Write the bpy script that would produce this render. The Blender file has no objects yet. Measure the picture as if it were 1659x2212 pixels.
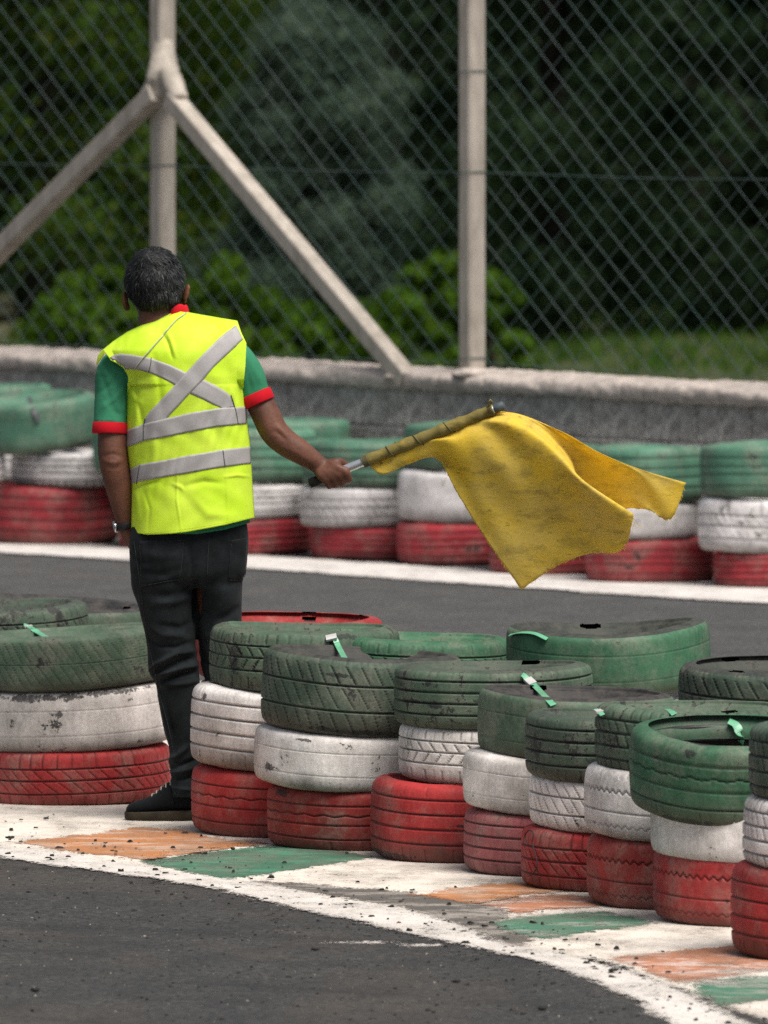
import bpy, math, random
import numpy as np
from mathutils import Vector, Matrix
from mathutils.bvhtree import BVHTree

random.seed(7)
rng = np.random.default_rng(7)
sc = bpy.context.scene
col = sc.collection
R_ = math.radians

# ------------------------------------------------------------------ camera, light
CAMH = 2.47            # camera height above the track
F = 24500.0            # focal length in units of 1/1659 of the picture width
PITCH = math.atan(1106.0 / F)
cam_d = bpy.data.cameras.new("camera")
cam = bpy.data.objects.new("camera", cam_d)
col.objects.link(cam)
cam.location = (0, 0, CAMH)
cam.rotation_euler = (math.pi / 2 - PITCH, 0, 0)
cam_d.sensor_fit = 'HORIZONTAL'
cam_d.sensor_width = 24.0
cam_d.lens = F / 1659.0 * 24.0
cam_d.clip_start = 1.0
cam_d.clip_end = 2000.0
cam_d.dof.use_dof = True
cam_d.dof.focus_distance = 32.6
cam_d.dof.aperture_fstop = 8.5
sc.camera = cam

world = bpy.data.worlds.new("World")
sc.world = world
world.use_nodes = True
wn = world.node_tree.nodes
wl = world.node_tree.links
sky = wn.new('ShaderNodeTexSky')
sky.sky_type = 'NISHITA'
sky.sun_disc = False
SUN_EL, SUN_AZ = 62.0, 144.0       # azimuth clockwise from +Y (the view direction)
sky.sun_elevation = R_(SUN_EL)
sky.sun_rotation = R_(SUN_AZ)
sky.air_density = 1.0
sky.dust_density = 3.0
wn['Background'].inputs['Strength'].default_value = 0.085
hsv = wn.new('ShaderNodeHueSaturation')      # overcast: most of the blue is gone
hsv.inputs['Saturation'].default_value = 0.52
wl.new(sky.outputs[0], hsv.inputs['Color'])
wl.new(hsv.outputs[0], wn['Background'].inputs[0])
sun_d = bpy.data.lights.new("sun", 'SUN')
sun_d.energy = 4.2
sun_d.angle = R_(32)
sun_d.color = (1.0, 0.95, 0.88)
sun = bpy.data.objects.new("sun", sun_d)
col.objects.link(sun)
_sd = Vector((math.sin(R_(SUN_AZ)) * math.cos(R_(SUN_EL)), math.cos(R_(SUN_AZ)) * math.cos(R_(SUN_EL)), math.sin(R_(SUN_EL))))
sun.rotation_euler = _sd.to_track_quat('Z', 'Y').to_euler()
sc.view_settings.view_transform = 'Standard'
sc.view_settings.look = 'None'
sc.view_settings.gamma = 1.0
sc.view_settings.use_curve_mapping = False
sc.view_settings.exposure = 0.1
sc.render.engine = 'CYCLES'
sc.cycles.use_denoising = False
sc.cycles.max_bounces = 6

# ------------------------------------------------------------------ survey helpers
CP, SP = math.cos(PITCH), math.sin(PITCH)
def P(u, v, y):
    """point at distance y (world Y) seen at survey coordinates u, v"""
    a = (u - 829.5) / F
    b = -(v - 1106.0) / F
    dx, dy, dz = a, CP + b * SP, -SP + b * CP
    k = y / dy
    return Vector((dx * k, y, CAMH + dz * k))
def G(u, v, z=0.0):
    a = (u - 829.5) / F
    b = -(v - 1106.0) / F
    dx, dy, dz = a, CP + b * SP, -SP + b * CP
    k = (z - CAMH) / dz
    return Vector((dx * k, dy * k, z))
def uv_of(p):
    """survey coordinates of world points (n,3)"""
    d = np.asarray(p, float) - np.array([0, 0, CAMH])
    fw = d[:, 1] * CP - d[:, 2] * SP
    up = d[:, 1] * SP + d[:, 2] * CP
    return 829.5 + F * d[:, 0] / fw, 1106.0 - F * up / fw

def spline(pts, n):
    """Catmull-Rom through rows of pts; n samples per span"""
    p = np.asarray(pts, float)
    q = np.vstack([2 * p[0] - p[1], p, 2 * p[-1] - p[-2]])
    out = []
    for i in range(len(p) - 1):
        a, b, c, d = q[i], q[i + 1], q[i + 2], q[i + 3]
        for t in np.arange(n) / n:
            out.append(0.5 * (2 * b + (c - a) * t + (2 * a - 5 * b + 4 * c - d) * t * t + (3 * b - 3 * c + d - a) * t ** 3))
    out.append(p[-1])
    return np.array(out)

# ------------------------------------------------------------------ mesh helpers
def mesh_np(name, verts, quads, attrs=None, smooth=True):
    verts = np.asarray(verts, np.float32)
    me = bpy.data.meshes.new(name)
    if isinstance(quads, np.ndarray):
        k = quads.shape[1]
        me.vertices.add(len(verts))
        me.vertices.foreach_set('co', verts.ravel())
        me.loops.add(quads.size)
        me.loops.foreach_set('vertex_index', quads.astype(np.int32).ravel())
        me.polygons.add(len(quads))
        me.polygons.foreach_set('loop_start', np.arange(0, quads.size, k, dtype=np.int32))
        me.update(calc_edges=True)
    else:
        me.from_pydata([tuple(map(float, v)) for v in verts], [], quads)
    me.polygons.foreach_set('use_smooth', np.full(len(me.polygons), smooth))
    for an, av in (attrs or {}).items():
        a = me.attributes.new(an, 'FLOAT', 'POINT')
        a.data.foreach_set('value', np.asarray(av, np.float32).ravel())
    me.update()
    return me

def obj(name, me, mat=None, parent=None, **props):
    o = bpy.data.objects.new(name, me)
    col.objects.link(o)
    if mat is not None and me is not None and len(me.materials) == 0:
        me.materials.append(mat)
    if parent is not None:
        o.parent = parent
    for k, v in props.items():
        o[k] = v
    return o

def empty(name, loc, label, cat, group=None, rot=(0, 0, 0)):
    o = bpy.data.objects.new(name, None)
    o.empty_display_size = 0.1
    col.objects.link(o)
    o.location = loc
    o.rotation_euler = rot
    o['label'] = label
    o['category'] = cat
    if group:
        o['group'] = group
    bpy.context.view_layer.update() if False else None
    return o

def tag(o, label, cat, group=None):
    o['label'] = label
    o['category'] = cat
    if group:
        o['group'] = group
    return o

class MB:
    """collects vertices and faces"""
    def __init__(s):
        s.v, s.f = [], []
    def add(s, v, f):
        b = len(s.v)
        s.v += [tuple(x) for x in v]
        s.f += [tuple(i + b for i in q) for q in f]
        return s
    def box(s, c, ax, half):
        """box at centre c with axes ax (3 unit vectors) and half sizes"""
        vs = []
        for i in (-1, 1):
            for j in (-1, 1):
                for k in (-1, 1):
                    vs.append(Vector(c) + ax[0] * (i * half[0]) + ax[1] * (j * half[1]) + ax[2] * (k * half[2]))
        return s.add(vs, [(0, 1, 3, 2), (4, 6, 7, 5), (0, 4, 5, 1), (2, 3, 7, 6), (0, 2, 6, 4), (1, 5, 7, 3)])
    def tube(s, pts, rad, n=8, cap=True):
        pts = [Vector(p) for p in pts]
        if not hasattr(rad, '__len__'):
            rad = [rad] * len(pts)
        up = Vector((0.13, 0.31, 0.94))
        vs, fs = [], []
        for i, p in enumerate(pts):
            t = (pts[min(i + 1, len(pts) - 1)] - pts[max(i - 1, 0)]).normalized()
            a = t.cross(up)
            if a.length < 0.05:
                a = t.cross(Vector((1, 0, 0)))
            a.normalize()
            b = t.cross(a).normalized()
            up = b.cross(t) * -1 if False else up
            for k in range(n):
                an = 2 * math.pi * k / n
                vs.append(p + a * (math.cos(an) * rad[i]) + b * (math.sin(an) * rad[i]))
        for i in range(len(pts) - 1):
            for k in range(n):
                k2 = (k + 1) % n
                fs.append((i * n + k, i * n + k2, (i + 1) * n + k2, (i + 1) * n + k))
        if cap:
            fs.append(tuple(range(n - 1, -1, -1)))
            m = (len(pts) - 1) * n
            fs.append(tuple(range(m, m + n)))
        return s.add(vs, fs)
    def sections(s, secs, n=28):
        """horizontal-ish elliptical rings: (centre, ax, ay, e)"""
        vs, fs = [], []
        for c, ax, ay, e in secs:
            for k in range(n):
                an = 2 * math.pi * k / n
                ca, sa = math.cos(an), math.sin(an)
                x = math.copysign(abs(ca) ** e, ca) * ax
                y = math.copysign(abs(sa) ** e, sa) * ay
                vs.append(Vector(c) + Vector((x, y, 0)))
        for i in range(len(secs) - 1):
            for k in range(n):
                k2 = (k + 1) % n
                fs.append((i * n + k, i * n + k2, (i + 1) * n + k2, (i + 1) * n + k))
        fs.append(tuple(range(n - 1, -1, -1)))
        m = (len(secs) - 1) * n
        fs.append(tuple(range(m, m + n)))
        return s.add(vs, fs)
    def ellipsoid(s, c, r, rot=None, n=18, m=12):
        vs, fs = [], []
        rot = rot or Matrix.Identity(3)
        for i in range(1, m):
            th = math.pi * i / m
            for k in range(n):
                an = 2 * math.pi * k / n
                vs.append(Vector(c) + rot @ Vector((r[0] * math.sin(th) * math.cos(an), r[1] * math.sin(th) * math.sin(an), r[2] * math.cos(th))))
        for i in range(m - 2):
            for k in range(n):
                k2 = (k + 1) % n
                fs.append((i * n + k, (i + 1) * n + k, (i + 1) * n + k2, i * n + k2))
        vs.append(Vector(c) + rot @ Vector((0, 0, r[2])))
        vs.append(Vector(c) + rot @ Vector((0, 0, -r[2])))
        t, b = len(vs) - 2, len(vs) - 1
        for k in range(n):
            k2 = (k + 1) % n
            fs.append((t, k, k2))
            fs.append(((m - 2) * n + k, b, (m - 2) * n + k2))
        return s.add(vs, fs)
    def mesh(s, name, smooth=True):
        me = bpy.data.meshes.new(name)
        me.from_pydata([tuple(x) for x in s.v], [], s.f)
        me.polygons.foreach_set('use_smooth', np.full(len(me.polygons), smooth))
        me.update()
        return me

def baked(me, mods):
    """mesh with modifiers applied; mods: list of (type, dict)"""
    t = bpy.data.objects.new("tmp", me)
    col.objects.link(t)
    for ty, kw in mods:
        m = t.modifiers.new(ty, ty)
        for k, v in kw.items():
            setattr(m, k, v)
    dg = bpy.context.evaluated_depsgraph_get()
    dg.update()
    out = bpy.data.meshes.new_from_object(t.evaluated_get(dg))
    bpy.data.objects.remove(t)
    out.polygons.foreach_set('use_smooth', np.full(len(out.polygons), True))
    return out

def voxel(mb, size, smooth=4):
    return baked(mb.mesh("vox"), [('REMESH', dict(mode='VOXEL', voxel_size=size, use_smooth_shade=True)),
                                  ('SMOOTH', dict(factor=0.5, iterations=smooth))])

def coords(me):
    a = np.empty(len(me.vertices) * 3, np.float32)
    me.vertices.foreach_get('co', a)
    return a.reshape(-1, 3)
def normals(me):
    a = np.empty(len(me.vertices) * 3, np.float32)
    me.vertices.foreach_get('normal', a)
    return a.reshape(-1, 3)
def set_coords(me, a):
    me.vertices.foreach_set('co', np.asarray(a, np.float32).ravel())
    me.update()

def crease(me, lines, back_only=True):
    """lines: (polyline of (u,v), width in survey px, height in m): raised (+) or sunk (-) folds on the side facing -Y"""
    c = coords(me)
    n = normals(me)
    u, v = uv_of(c)
    d = np.zeros(len(c))
    for poly, w, amp in lines:
        best = np.full(len(c), 1e9)
        fade = np.zeros(len(c))
        L = len(poly) - 1
        for i in range(L):
            a = np.array(poly[i], float)
            b = np.array(poly[i + 1], float)
            ab = b - a
            t = np.clip(((u - a[0]) * ab[0] + (v - a[1]) * ab[1]) / (ab @ ab), 0, 1)
            dd = np.hypot(u - a[0] - t * ab[0], v - a[1] - t * ab[1])
            m = dd < best
            best[m] = dd[m]
            fade[m] = ((i + t) / L)[m]
        d += amp * np.exp(-(best / w) ** 2) * (0.35 + 0.65 * np.sin(np.pi * np.clip(fade, 0.0, 1)) ** 0.6)
    if back_only:
        d *= np.clip(-n[:, 1] * 1.6 + 0.3, 0, 1)
    set_coords(me, c + n * d[:, None])

def bvh_of(me):
    return BVHTree.FromPolygons([v.co for v in me.vertices], [tuple(p.vertices) for p in me.polygons])
def drape(bvh, u, v, off, y0=30.0, fallback=33.9):
    o = Vector((0, 0, CAMH))
    d = (P(u, v, 34.0) - o).normalized()
    h = bvh.ray_cast(o, d)
    if h[0] is None:
        return None
    n = h[1]
    if n.dot(d) > 0:
        n = -n
    return h[0] + n * off

def ribbon(bvh, left, right, nl, nw, off):
    """patch between two polylines draped on a surface"""
    def resample(p, n):
        p = np.array(p, float)
        s = np.r_[0, np.cumsum(np.hypot(*np.diff(p, axis=0).T))]
        t = np.linspace(0, s[-1], n)
        return np.c_[np.interp(t, s, p[:, 0]), np.interp(t, s, p[:, 1])]
    a, b = resample(left, nl), resample(right, nl)
    vs, idx = [], {}
    for i in range(nl):
        for j in range(nw):
            q = a[i] + (b[i] - a[i]) * j / (nw - 1)
            h = drape(bvh, q[0], q[1], off)
            if h is not None:
                idx[i, j] = len(vs)
                vs.append(h)
    fs = []
    for i in range(nl - 1):
        for j in range(nw - 1):
            k = [(i, j), (i, j + 1), (i + 1, j + 1), (i + 1, j)]
            if all(x in idx for x in k):
                q = [idx[x] for x in k]
                if max((vs[q[0]] - vs[q[2]]).length, (vs[q[1]] - vs[q[3]]).length) < 0.06:
                    fs.append(q)
    m = MB()
    m.add(vs, fs)
    return m

# ------------------------------------------------------------------ materials
class NT:
    def __init__(s, name):
        s.m = bpy.data.materials.new(name)
        s.m.use_nodes = True
        s.t = s.m.node_tree
        s.b = s.t.nodes['Principled BSDF']
        s.out = s.t.nodes['Material Output']
    def n(s, ty, ins=None, **kw):
        nd = s.t.nodes.new(ty)
        for k, v in kw.items():
            setattr(nd, k, v)
        for k, v in (ins or {}).items():
            s.set(nd, k, v)
        return nd
    def set(s, nd, k, v):
        if hasattr(v, 'links') or isinstance(v, bpy.types.NodeSocket):
            s.t.links.new(v, nd.inputs[k])
        elif isinstance(v, bpy.types.Node):
            s.t.links.new(v.outputs[0], nd.inputs[k])
        else:
            nd.inputs[k].default_value = v
    def noise(s, vec, scale, detail=4, rough=0.55, dist=0.0):
        return s.n('ShaderNodeTexNoise', {'Vector': vec, 'Scale': scale, 'Detail': detail, 'Roughness': rough, 'Distortion': dist}).outputs['Fac']
    def ramp(s, fac, a, b, lo=0.0, hi=1.0):
        return s.n('ShaderNodeMapRange', {0: fac, 1: a, 2: b, 3: lo, 4: hi}).outputs[0]
    def math(s, op, a, b=0.0, clamp=False):
        return s.n('ShaderNodeMath', {0: a, 1: b}, operation=op, use_clamp=clamp).outputs[0]
    def mix(s, fac, a, b, mode='MIX'):
        nd = s.n('ShaderNodeMix', data_type='RGBA', blend_type=mode)
        s.set(nd, 0, fac)
        s.set(nd, 6, a)
        s.set(nd, 7, b)
        return nd.outputs[2]
    def vmul(s, vec, xyz):
        return s.n('ShaderNodeVectorMath', {0: vec, 1: xyz}, operation='MULTIPLY').outputs[0]
    def vadd(s, a, b):
        return s.n('ShaderNodeVectorMath', {0: a, 1: b}, operation='ADD').outputs[0]
    def bump(s, h, strength, dist=0.01):
        nd = s.n('ShaderNodeBump', {'Height': h, 'Strength': strength, 'Distance': dist})
        s.t.links.new(nd.outputs[0], s.b.inputs['Normal'])
    def fin(s, colr, rough=0.7, spec=0.3, metal=0.0):
        s.set(s.b, 'Base Color', colr)
        s.set(s.b, 'Roughness', rough)
        s.set(s.b, 'Specular IOR Level', spec)
        s.set(s.b, 'Metallic', metal)
        return s.m

def C4(r, g, b):
    return (r, g, b, 1.0)

def m_tyre():
    t = NT("painted_tyre")
    tc = t.n('ShaderNodeTexCoord').outputs['Object']
    def oa(nm):
        return t.n('ShaderNodeAttribute', attribute_type='OBJECT', attribute_name=nm)
    seed = oa('seed').outputs['Fac']
    off = t.n('ShaderNodeCombineXYZ', {0: seed, 1: seed, 2: seed}).outputs[0]
    v = t.vadd(tc, off)
    wear = oa('wear').outputs['Fac']
    bare = oa('bare').outputs['Fac']
    paint = t.n('ShaderNodeObjectInfo').outputs['Color']
    geo = t.n('ShaderNodeAttribute', attribute_type='GEOMETRY', attribute_name='groove').outputs['Fac']
    side = t.n('ShaderNodeAttribute', attribute_type='GEOMETRY', attribute_name='side').outputs['Fac']
    sep = t.n('ShaderNodeSeparateXYZ', {0: tc})
    z = sep.outputs[2]
    n1 = t.noise(v, 5.0, 5, 0.6)
    n2 = t.noise(v, 24.0, 8, 0.72)
    n3 = t.noise(t.vmul(v, (1, 1, 0.22)), 110.0, 4, 0.7)
    n5 = t.noise(v, 75.0, 6, 0.75)
    n4 = t.noise(t.vadd(v, (3.1, 7.7, 1.3)), 9.0, 6, 0.65)
    fine = t.noise(v, 320.0, 3, 0.7)
    val = t.math('ADD', t.ramp(n1, 0.32, 0.68, 0.62, 1.20), t.math('ADD', t.ramp(n3, 0.35, 0.7, -0.12, 0.10), t.ramp(n5, 0.3, 0.7, -0.16, 0.16)))
    c = t.n('ShaderNodeVectorMath', {0: paint}, operation='SCALE')
    t.set(c, 3, val)
    c = c.outputs[0]
    # faded chalky areas
    c = t.mix(t.math('MULTIPLY', t.ramp(n4, 0.45, 0.66), t.ramp(n5, 0.35, 0.6, 0.12, 0.55)), c, C4(0.27, 0.245, 0.20))
    # bottom grime and dust
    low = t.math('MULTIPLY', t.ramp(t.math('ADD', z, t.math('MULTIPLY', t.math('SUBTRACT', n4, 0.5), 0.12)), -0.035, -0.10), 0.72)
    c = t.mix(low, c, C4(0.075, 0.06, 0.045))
    stn = t.noise(t.vmul(v, (1, 1, 1.8)), 15.0, 7, 0.78)
    c = t.mix(t.math('MULTIPLY', t.ramp(stn, 0.52, 0.66), t.ramp(n5, 0.42, 0.6, 0.0, 0.4)), c, C4(0.085, 0.08, 0.072))
    # chipped paint shows rubber
    chip = t.math('ADD', t.math('ADD', t.math('MULTIPLY', n2, .45), t.math('MULTIPLY', n5, .55)), t.math('MULTIPLY', t.math('SUBTRACT', n4, 0.5), .75))
    chip = t.math('ADD', chip, t.math('MULTIPLY', geo, .07))
    th = t.math('SUBTRACT', 0.705, t.math('MULTIPLY', wear, 0.27))
    chipm = t.n('ShaderNodeMapRange', {0: chip, 1: th, 2: t.math('ADD', th, 0.018)}).outputs[0]
    scf = t.n('ShaderNodeAttribute', attribute_type='GEOMETRY', attribute_name='scuff').outputs['Fac']
    sm_ = t.math('ADD', t.math('MULTIPLY', scf, .42), t.math('ADD', t.math('MULTIPLY', n5, .9), t.math('MULTIPLY', n2, .6)))
    chipm = t.math('MAXIMUM', chipm, t.ramp(sm_, 1.05, 1.09))
    c = t.mix(t.math('MULTIPLY', chipm, t.ramp(n3, .35, .65, .72, .97)), c, C4(0.022, 0.023, 0.024))
    # scratches of another colour
    sc_ = t.noise(t.vmul(v, (9, 9, 60)), 1.3, 5, 0.75)
    c = t.mix(t.math('MULTIPLY', t.ramp(sc_, 0.73, 0.80), 0.4), c, C4(0.5, 0.46, 0.42))
    # paint does not reach the grooves
    c = t.mix(t.math('MULTIPLY', geo, t.ramp(n1, 0.25, 0.7, 0.55, 0.95)), c, C4(0.014, 0.015, 0.015))
    # bare upper sidewall
    bs = t.math('MULTIPLY', side, bare)
    bs = t.math('MULTIPLY', bs, t.ramp(t.math('ADD', t.math('ADD', t.math('MULTIPLY', n4, .7), t.math('MULTIPLY', n5, .3)), t.math('MULTIPLY', bare, 0.28)), 0.52, 0.545))
    rub = t.mix(t.ramp(n2, 0.35, 0.7), C4(0.022, 0.022, 0.023), C4(0.085, 0.076, 0.068))
    c = t.mix(bs, c, rub)
    # dust and speckle
    c = t.mix(t.ramp(fine, 0.62, 0.8, 0.0, 0.3), c, C4(0.22, 0.2, 0.17))
    bf = t.n('ShaderNodeNewGeometry').outputs['Backfacing']
    c = t.mix(bf, c, C4(0.02, 0.02, 0.02))
    t.bump(t.math('ADD', t.math('MULTIPLY', n5, 0.9), t.math('ADD', t.math('MULTIPLY', fine, 0.35), t.math('MULTIPLY', chipm, -.6))), 0.55, 0.003)
    return t.fin(c, t.ramp(n2, 0.3, 0.7, 0.5, 0.8), 0.28)
M_TYRE = m_tyre()

def simple(name, c1, c2, scale=20.0, rough=0.75, bump=0.2, bdist=0.003, spec=0.25, metal=0.0, stretch=(1, 1, 1), coord='Object', lo=0.35, hi=0.68):
    t = NT(name)
    tc = t.n('ShaderNodeTexCoord').outputs[coord]
    v = t.vmul(tc, stretch)
    a = t.noise(v, scale, 6, 0.65)
    c = t.mix(t.ramp(a, lo, hi), C4(*c1), C4(*c2))
    if bump:
        t.bump(a, bump, bdist)
    return t.fin(c, rough, spec, metal)

def m_asphalt(name, base, dust, marks):
    t = NT(name)
    tc = t.n('ShaderNodeTexCoord').outputs['Object']
    g = t.noise(tc, 150.0, 4, 0.8)
    g2 = t.noise(t.vmul(tc, (1, .6, 1)), 42.0, 6, 0.85)
    big = t.noise(t.vmul(tc, (1.0, 0.35, 1)), 1.1, 5, 0.6, 0.6)
    vo = t.n('ShaderNodeTexVoronoi', {'Vector': tc, 'Scale': 90.0}).outputs['Distance']
    c = t.mix(t.ramp(g, 0.3, 0.72), C4(base * 0.40, base * 0.41, base * 0.42), C4(base * 1.62, base * 1.62, base * 1.60))
    c = t.mix(t.ramp(g2, 0.52, 0.66, 0, 0.8), c, C4(base * 2.3, base * 2.15, base * 1.95))
    c = t.mix(t.ramp(g2, 0.47, 0.36, 0, 0.85), c, C4(base * .28, base * .28, base * .28))
    c = t.mix(t.ramp(vo, 0.14, 0.08, 0, 0.3), c, C4(base * 2.6, base * 2.3, base * 2.0))
    c = t.mix(t.ramp(big, 0.45, 0.7, 0, dust), c, C4(base * 1.9, base * 1.5, base * 1.15))
    med = t.noise(t.vmul(tc, (1.0, .5, 1)), 4.5, 6, 0.7)
    c = t.mix(t.ramp(med, 0.42, 0.62, 0.0, 0.45), c, C4(base * 0.55, base * 0.56, base * 0.58))
    if marks:
        # rubber laid down by tyres in long faint arcs
        d = t.n('ShaderNodeVectorMath', {0: tc, 1: (-6.0, 20.0, 0)}, operation='DISTANCE').outputs['Value']
        mk = t.n('ShaderNodeTexNoise', {'W': t.math('MULTIPLY', d, 3.4), 'Scale': 1.0, 'Detail': 3.0}, noise_dimensions='1D').outputs['Fac']
        brk = t.noise(t.vmul(tc, (0.5, 0.8, 1)), 1.2, 3)
        mk = t.math('MULTIPLY', t.ramp(mk, 0.52, 0.68), t.ramp(brk, 0.42, 0.58))
        c = t.mix(t.math('MULTIPLY', mk, 0.4), c, C4(base * 0.45, base * 0.46, base * 0.48))
        # paint picked up and smeared on the surface
        sm = t.noise(t.vmul(tc, (2.0, 11.0, 1)), 2.6, 6, 0.75)
        c = t.mix(t.ramp(sm, 0.68, 0.73, 0, 0.75), c, C4(0.33, 0.25, 0.2))
    t.bump(g, 0.9, 0.008)
    return t.fin(c, 0.85, 0.2)

def m_paint(name, rgb, wear, dirt=0.25, second=None, edge=0.09):
    """road paint: its outline (distance 'sd' from the painted shape) and its surface are worn through in patches"""
    t = NT(name)
    tc = t.n('ShaderNodeTexCoord').outputs['Object']
    sd_ = t.n('ShaderNodeAttribute', attribute_type='GEOMETRY', attribute_name='sd').outputs['Fac']
    a = t.noise(t.vmul(tc, (1.0, 0.55, 1)), 5.0, 8, 0.72)
    b = t.noise(tc, 70.0, 6, 0.75)
    s = t.noise(t.vmul(tc, (0.8, 1.5, 1)), 3.4, 7, 0.75)
    c = t.mix(t.ramp(b, 0.3, 0.7, 0.0, 0.35), C4(*rgb), C4(rgb[0] * 0.62, rgb[1] * 0.60, rgb[2] * 0.58))
    if second:
        c = t.mix(t.ramp(s, 0.50, 0.56), c, C4(*second))
    c = t.mix(t.math('MULTIPLY', t.ramp(a, 0.42, 0.66), t.ramp(b, .35, .6, .25, dirt * 1.6)), c, C4(0.20, 0.17, 0.14))
    w = t.math('ADD', t.math('MULTIPLY', a, 0.55), t.math('MULTIPLY', b, 0.45))
    w = t.math('ADD', w, t.math('MULTIPLY', t.math('SUBTRACT', s, 0.5), 0.45))
    th = 0.70 - 0.24 * wear
    keep = t.ramp(w, th, th + 0.03, 1.0, 0.0)
    e = t.math('ADD', sd_, t.math('MULTIPLY', t.math('SUBTRACT', t.math('ADD', t.math('MULTIPLY', a, .5), t.math('MULTIPLY', b, .5)), 0.5), edge * 4))
    keep = t.math('MULTIPLY', keep, t.ramp(e, -0.004, 0.006))
    pit = t.noise(tc, 170.0, 3, 0.8)
    keep = t.math('MULTIPLY', keep, t.ramp(t.math('ADD', pit, t.math('MULTIPLY', t.math('SUBTRACT', a, .5), .5)), 0.60, 0.66, 1.0, 0.12))
    t.bump(b, 0.6, 0.004)
    t.fin(c, 0.8, 0.2)
    tr = t.n('ShaderNodeBsdfTransparent')
    mx = t.n('ShaderNodeMixShader', {0: keep, 1: tr.outputs[0], 2: t.b.outputs[0]})
    t.t.links.new(mx.outputs[0], t.out.inputs[0])
    return t.m

def m_leaf(name, c1, c2, c3, scale=1.6):
    t = NT(name)
    tc = t.n('ShaderNodeTexCoord').outputs['Object']
    a = t.noise(tc, scale, 3, 0.6)
    b = t.noise(tc, 7.0, 3, 0.6)
    c = t.mix(t.ramp(a, 0.38, 0.62), C4(*c1), C4(*c2))
    c = t.mix(t.ramp(b, 0.5, 0.7), c, C4(*c3))
    tr = t.n('ShaderNodeBsdfTranslucent', {'Color': c})
    mx = t.n('ShaderNodeMixShader', {0: 0.25, 1: t.b.outputs[0], 2: tr.outputs[0]})
    t.t.links.new(mx.outputs[0], t.out.inputs[0])
    return t.fin(c, 0.7, 0.08)

# ------------------------------------------------------------------ tyres
RED = (0.41, 0.036, 0.036)
DRED = (0.31, 0.032, 0.027)
PINK = (0.40, 0.115, 0.12)
WHITE = (0.84, 0.79, 0.76)
WGREY = (0.77, 0.72, 0.685)
GREEN = (0.080, 0.130, 0.085)
GREEN2 = (0.050, 0.145, 0.078)
GREEND = (0.068, 0.102, 0.072)
FGREEN = (0.090, 0.225, 0.150)
FRED = (0.34, 0.030, 0.040)
FWHITE = (0.70, 0.67, 0.67)
# tread styles: g = running grooves (place, width m, depth, wobble, wobbles), l = cross slits (from, to, number, slant, width m, depth)
STY = {
 'rib': dict(g=[(-.5, .007, 1, 0, 0), (-.12, .008, 1, 0, 0), (.25, .008, 1, 0, 0), (.62, .007, 1, 0, 0)], l=[(-.95, -.6, 64, .0, .003, .5), (.68, .95, 64, .0, .003, .4)]),
 'wavy': dict(g=[(-.55, .006, .9, 0, 0), (-.1, .006, .9, 0, 0), (.2, .006, .9, .03, 26), (.52, .006, .9, 0, 0)], l=[(-.9, -.62, 60, .0, .003, .4)]),
 'zig': dict(g=[(-.22, .006, .8, 0, 0), (.36, .007, .9, .06, 64), (-.62, .005, .5, .05, 64)], l=[(.72, .93, 58, .05, .003, .6)]),
 'diag': dict(g=[(-.5, .006, 1, 0, 0), (-.02, .008, 1, 0, 0), (.4, .007, 1, 0, 0)], l=[(.42, .95, 46, .02, .004, .9), (-.46, -.06, 46, 1.0, .004, .8), (.02, .38, 46, .8, .004, .8), (-.95, -.55, 46, .1, .004, .6)]),
 'block': dict(g=[(-.6, .008, 1, 0, 0), (-.2, .009, 1, 0, 0), (.2, .009, 1, 0, 0), (.6, .008, 1, 0, 0)], l=[(-.98, -.62, 52, .15, .006, 1), (.62, .98, 52, -.15, .006, 1), (-.18, .18, 52, .4, .005, .8), (.22, .58, 52, .5, .005, .8)]),
 'vee': dict(g=[(0, .004, .35, 0, 0)], l=[(.04, .8, 60, 1.3, .004, .38), (-.8, -.04, 60, 1.3, .004, .38)]),
 'slash': dict(g=[(-.3, .006, .9, 0, 0), (.12, .006, .9, 0, 0), (.5, .006, .9, 0, 0)], l=[(.14, .46, 40, .5, .006, .9), (-.26, .08, 40, -.5, .006, .9), (-.9, -.5, 56, 0, .004, .7), (.55, .9, 56, 0, .004, .7)]),
 'smooth': dict(g=[(-.45, .004, .22, 0, 0), (.35, .004, .25, 0, 0)], l=[(-.95, -.65, 66, .1, .003, .25)]),
 'cross': dict(g=[(-.35, .007, 1, 0, 0), (.3, .007, 1, 0, 0)], l=[(.33, .8, 44, .75, .005, .9), (-.3, .25, 44, .9, .004, .7), (-.9, -.4, 44, .6, .004, .7), (.8, .97, 88, 0, .003, .5)]),
 'slick': dict(g=[], l=[]),
}
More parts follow.
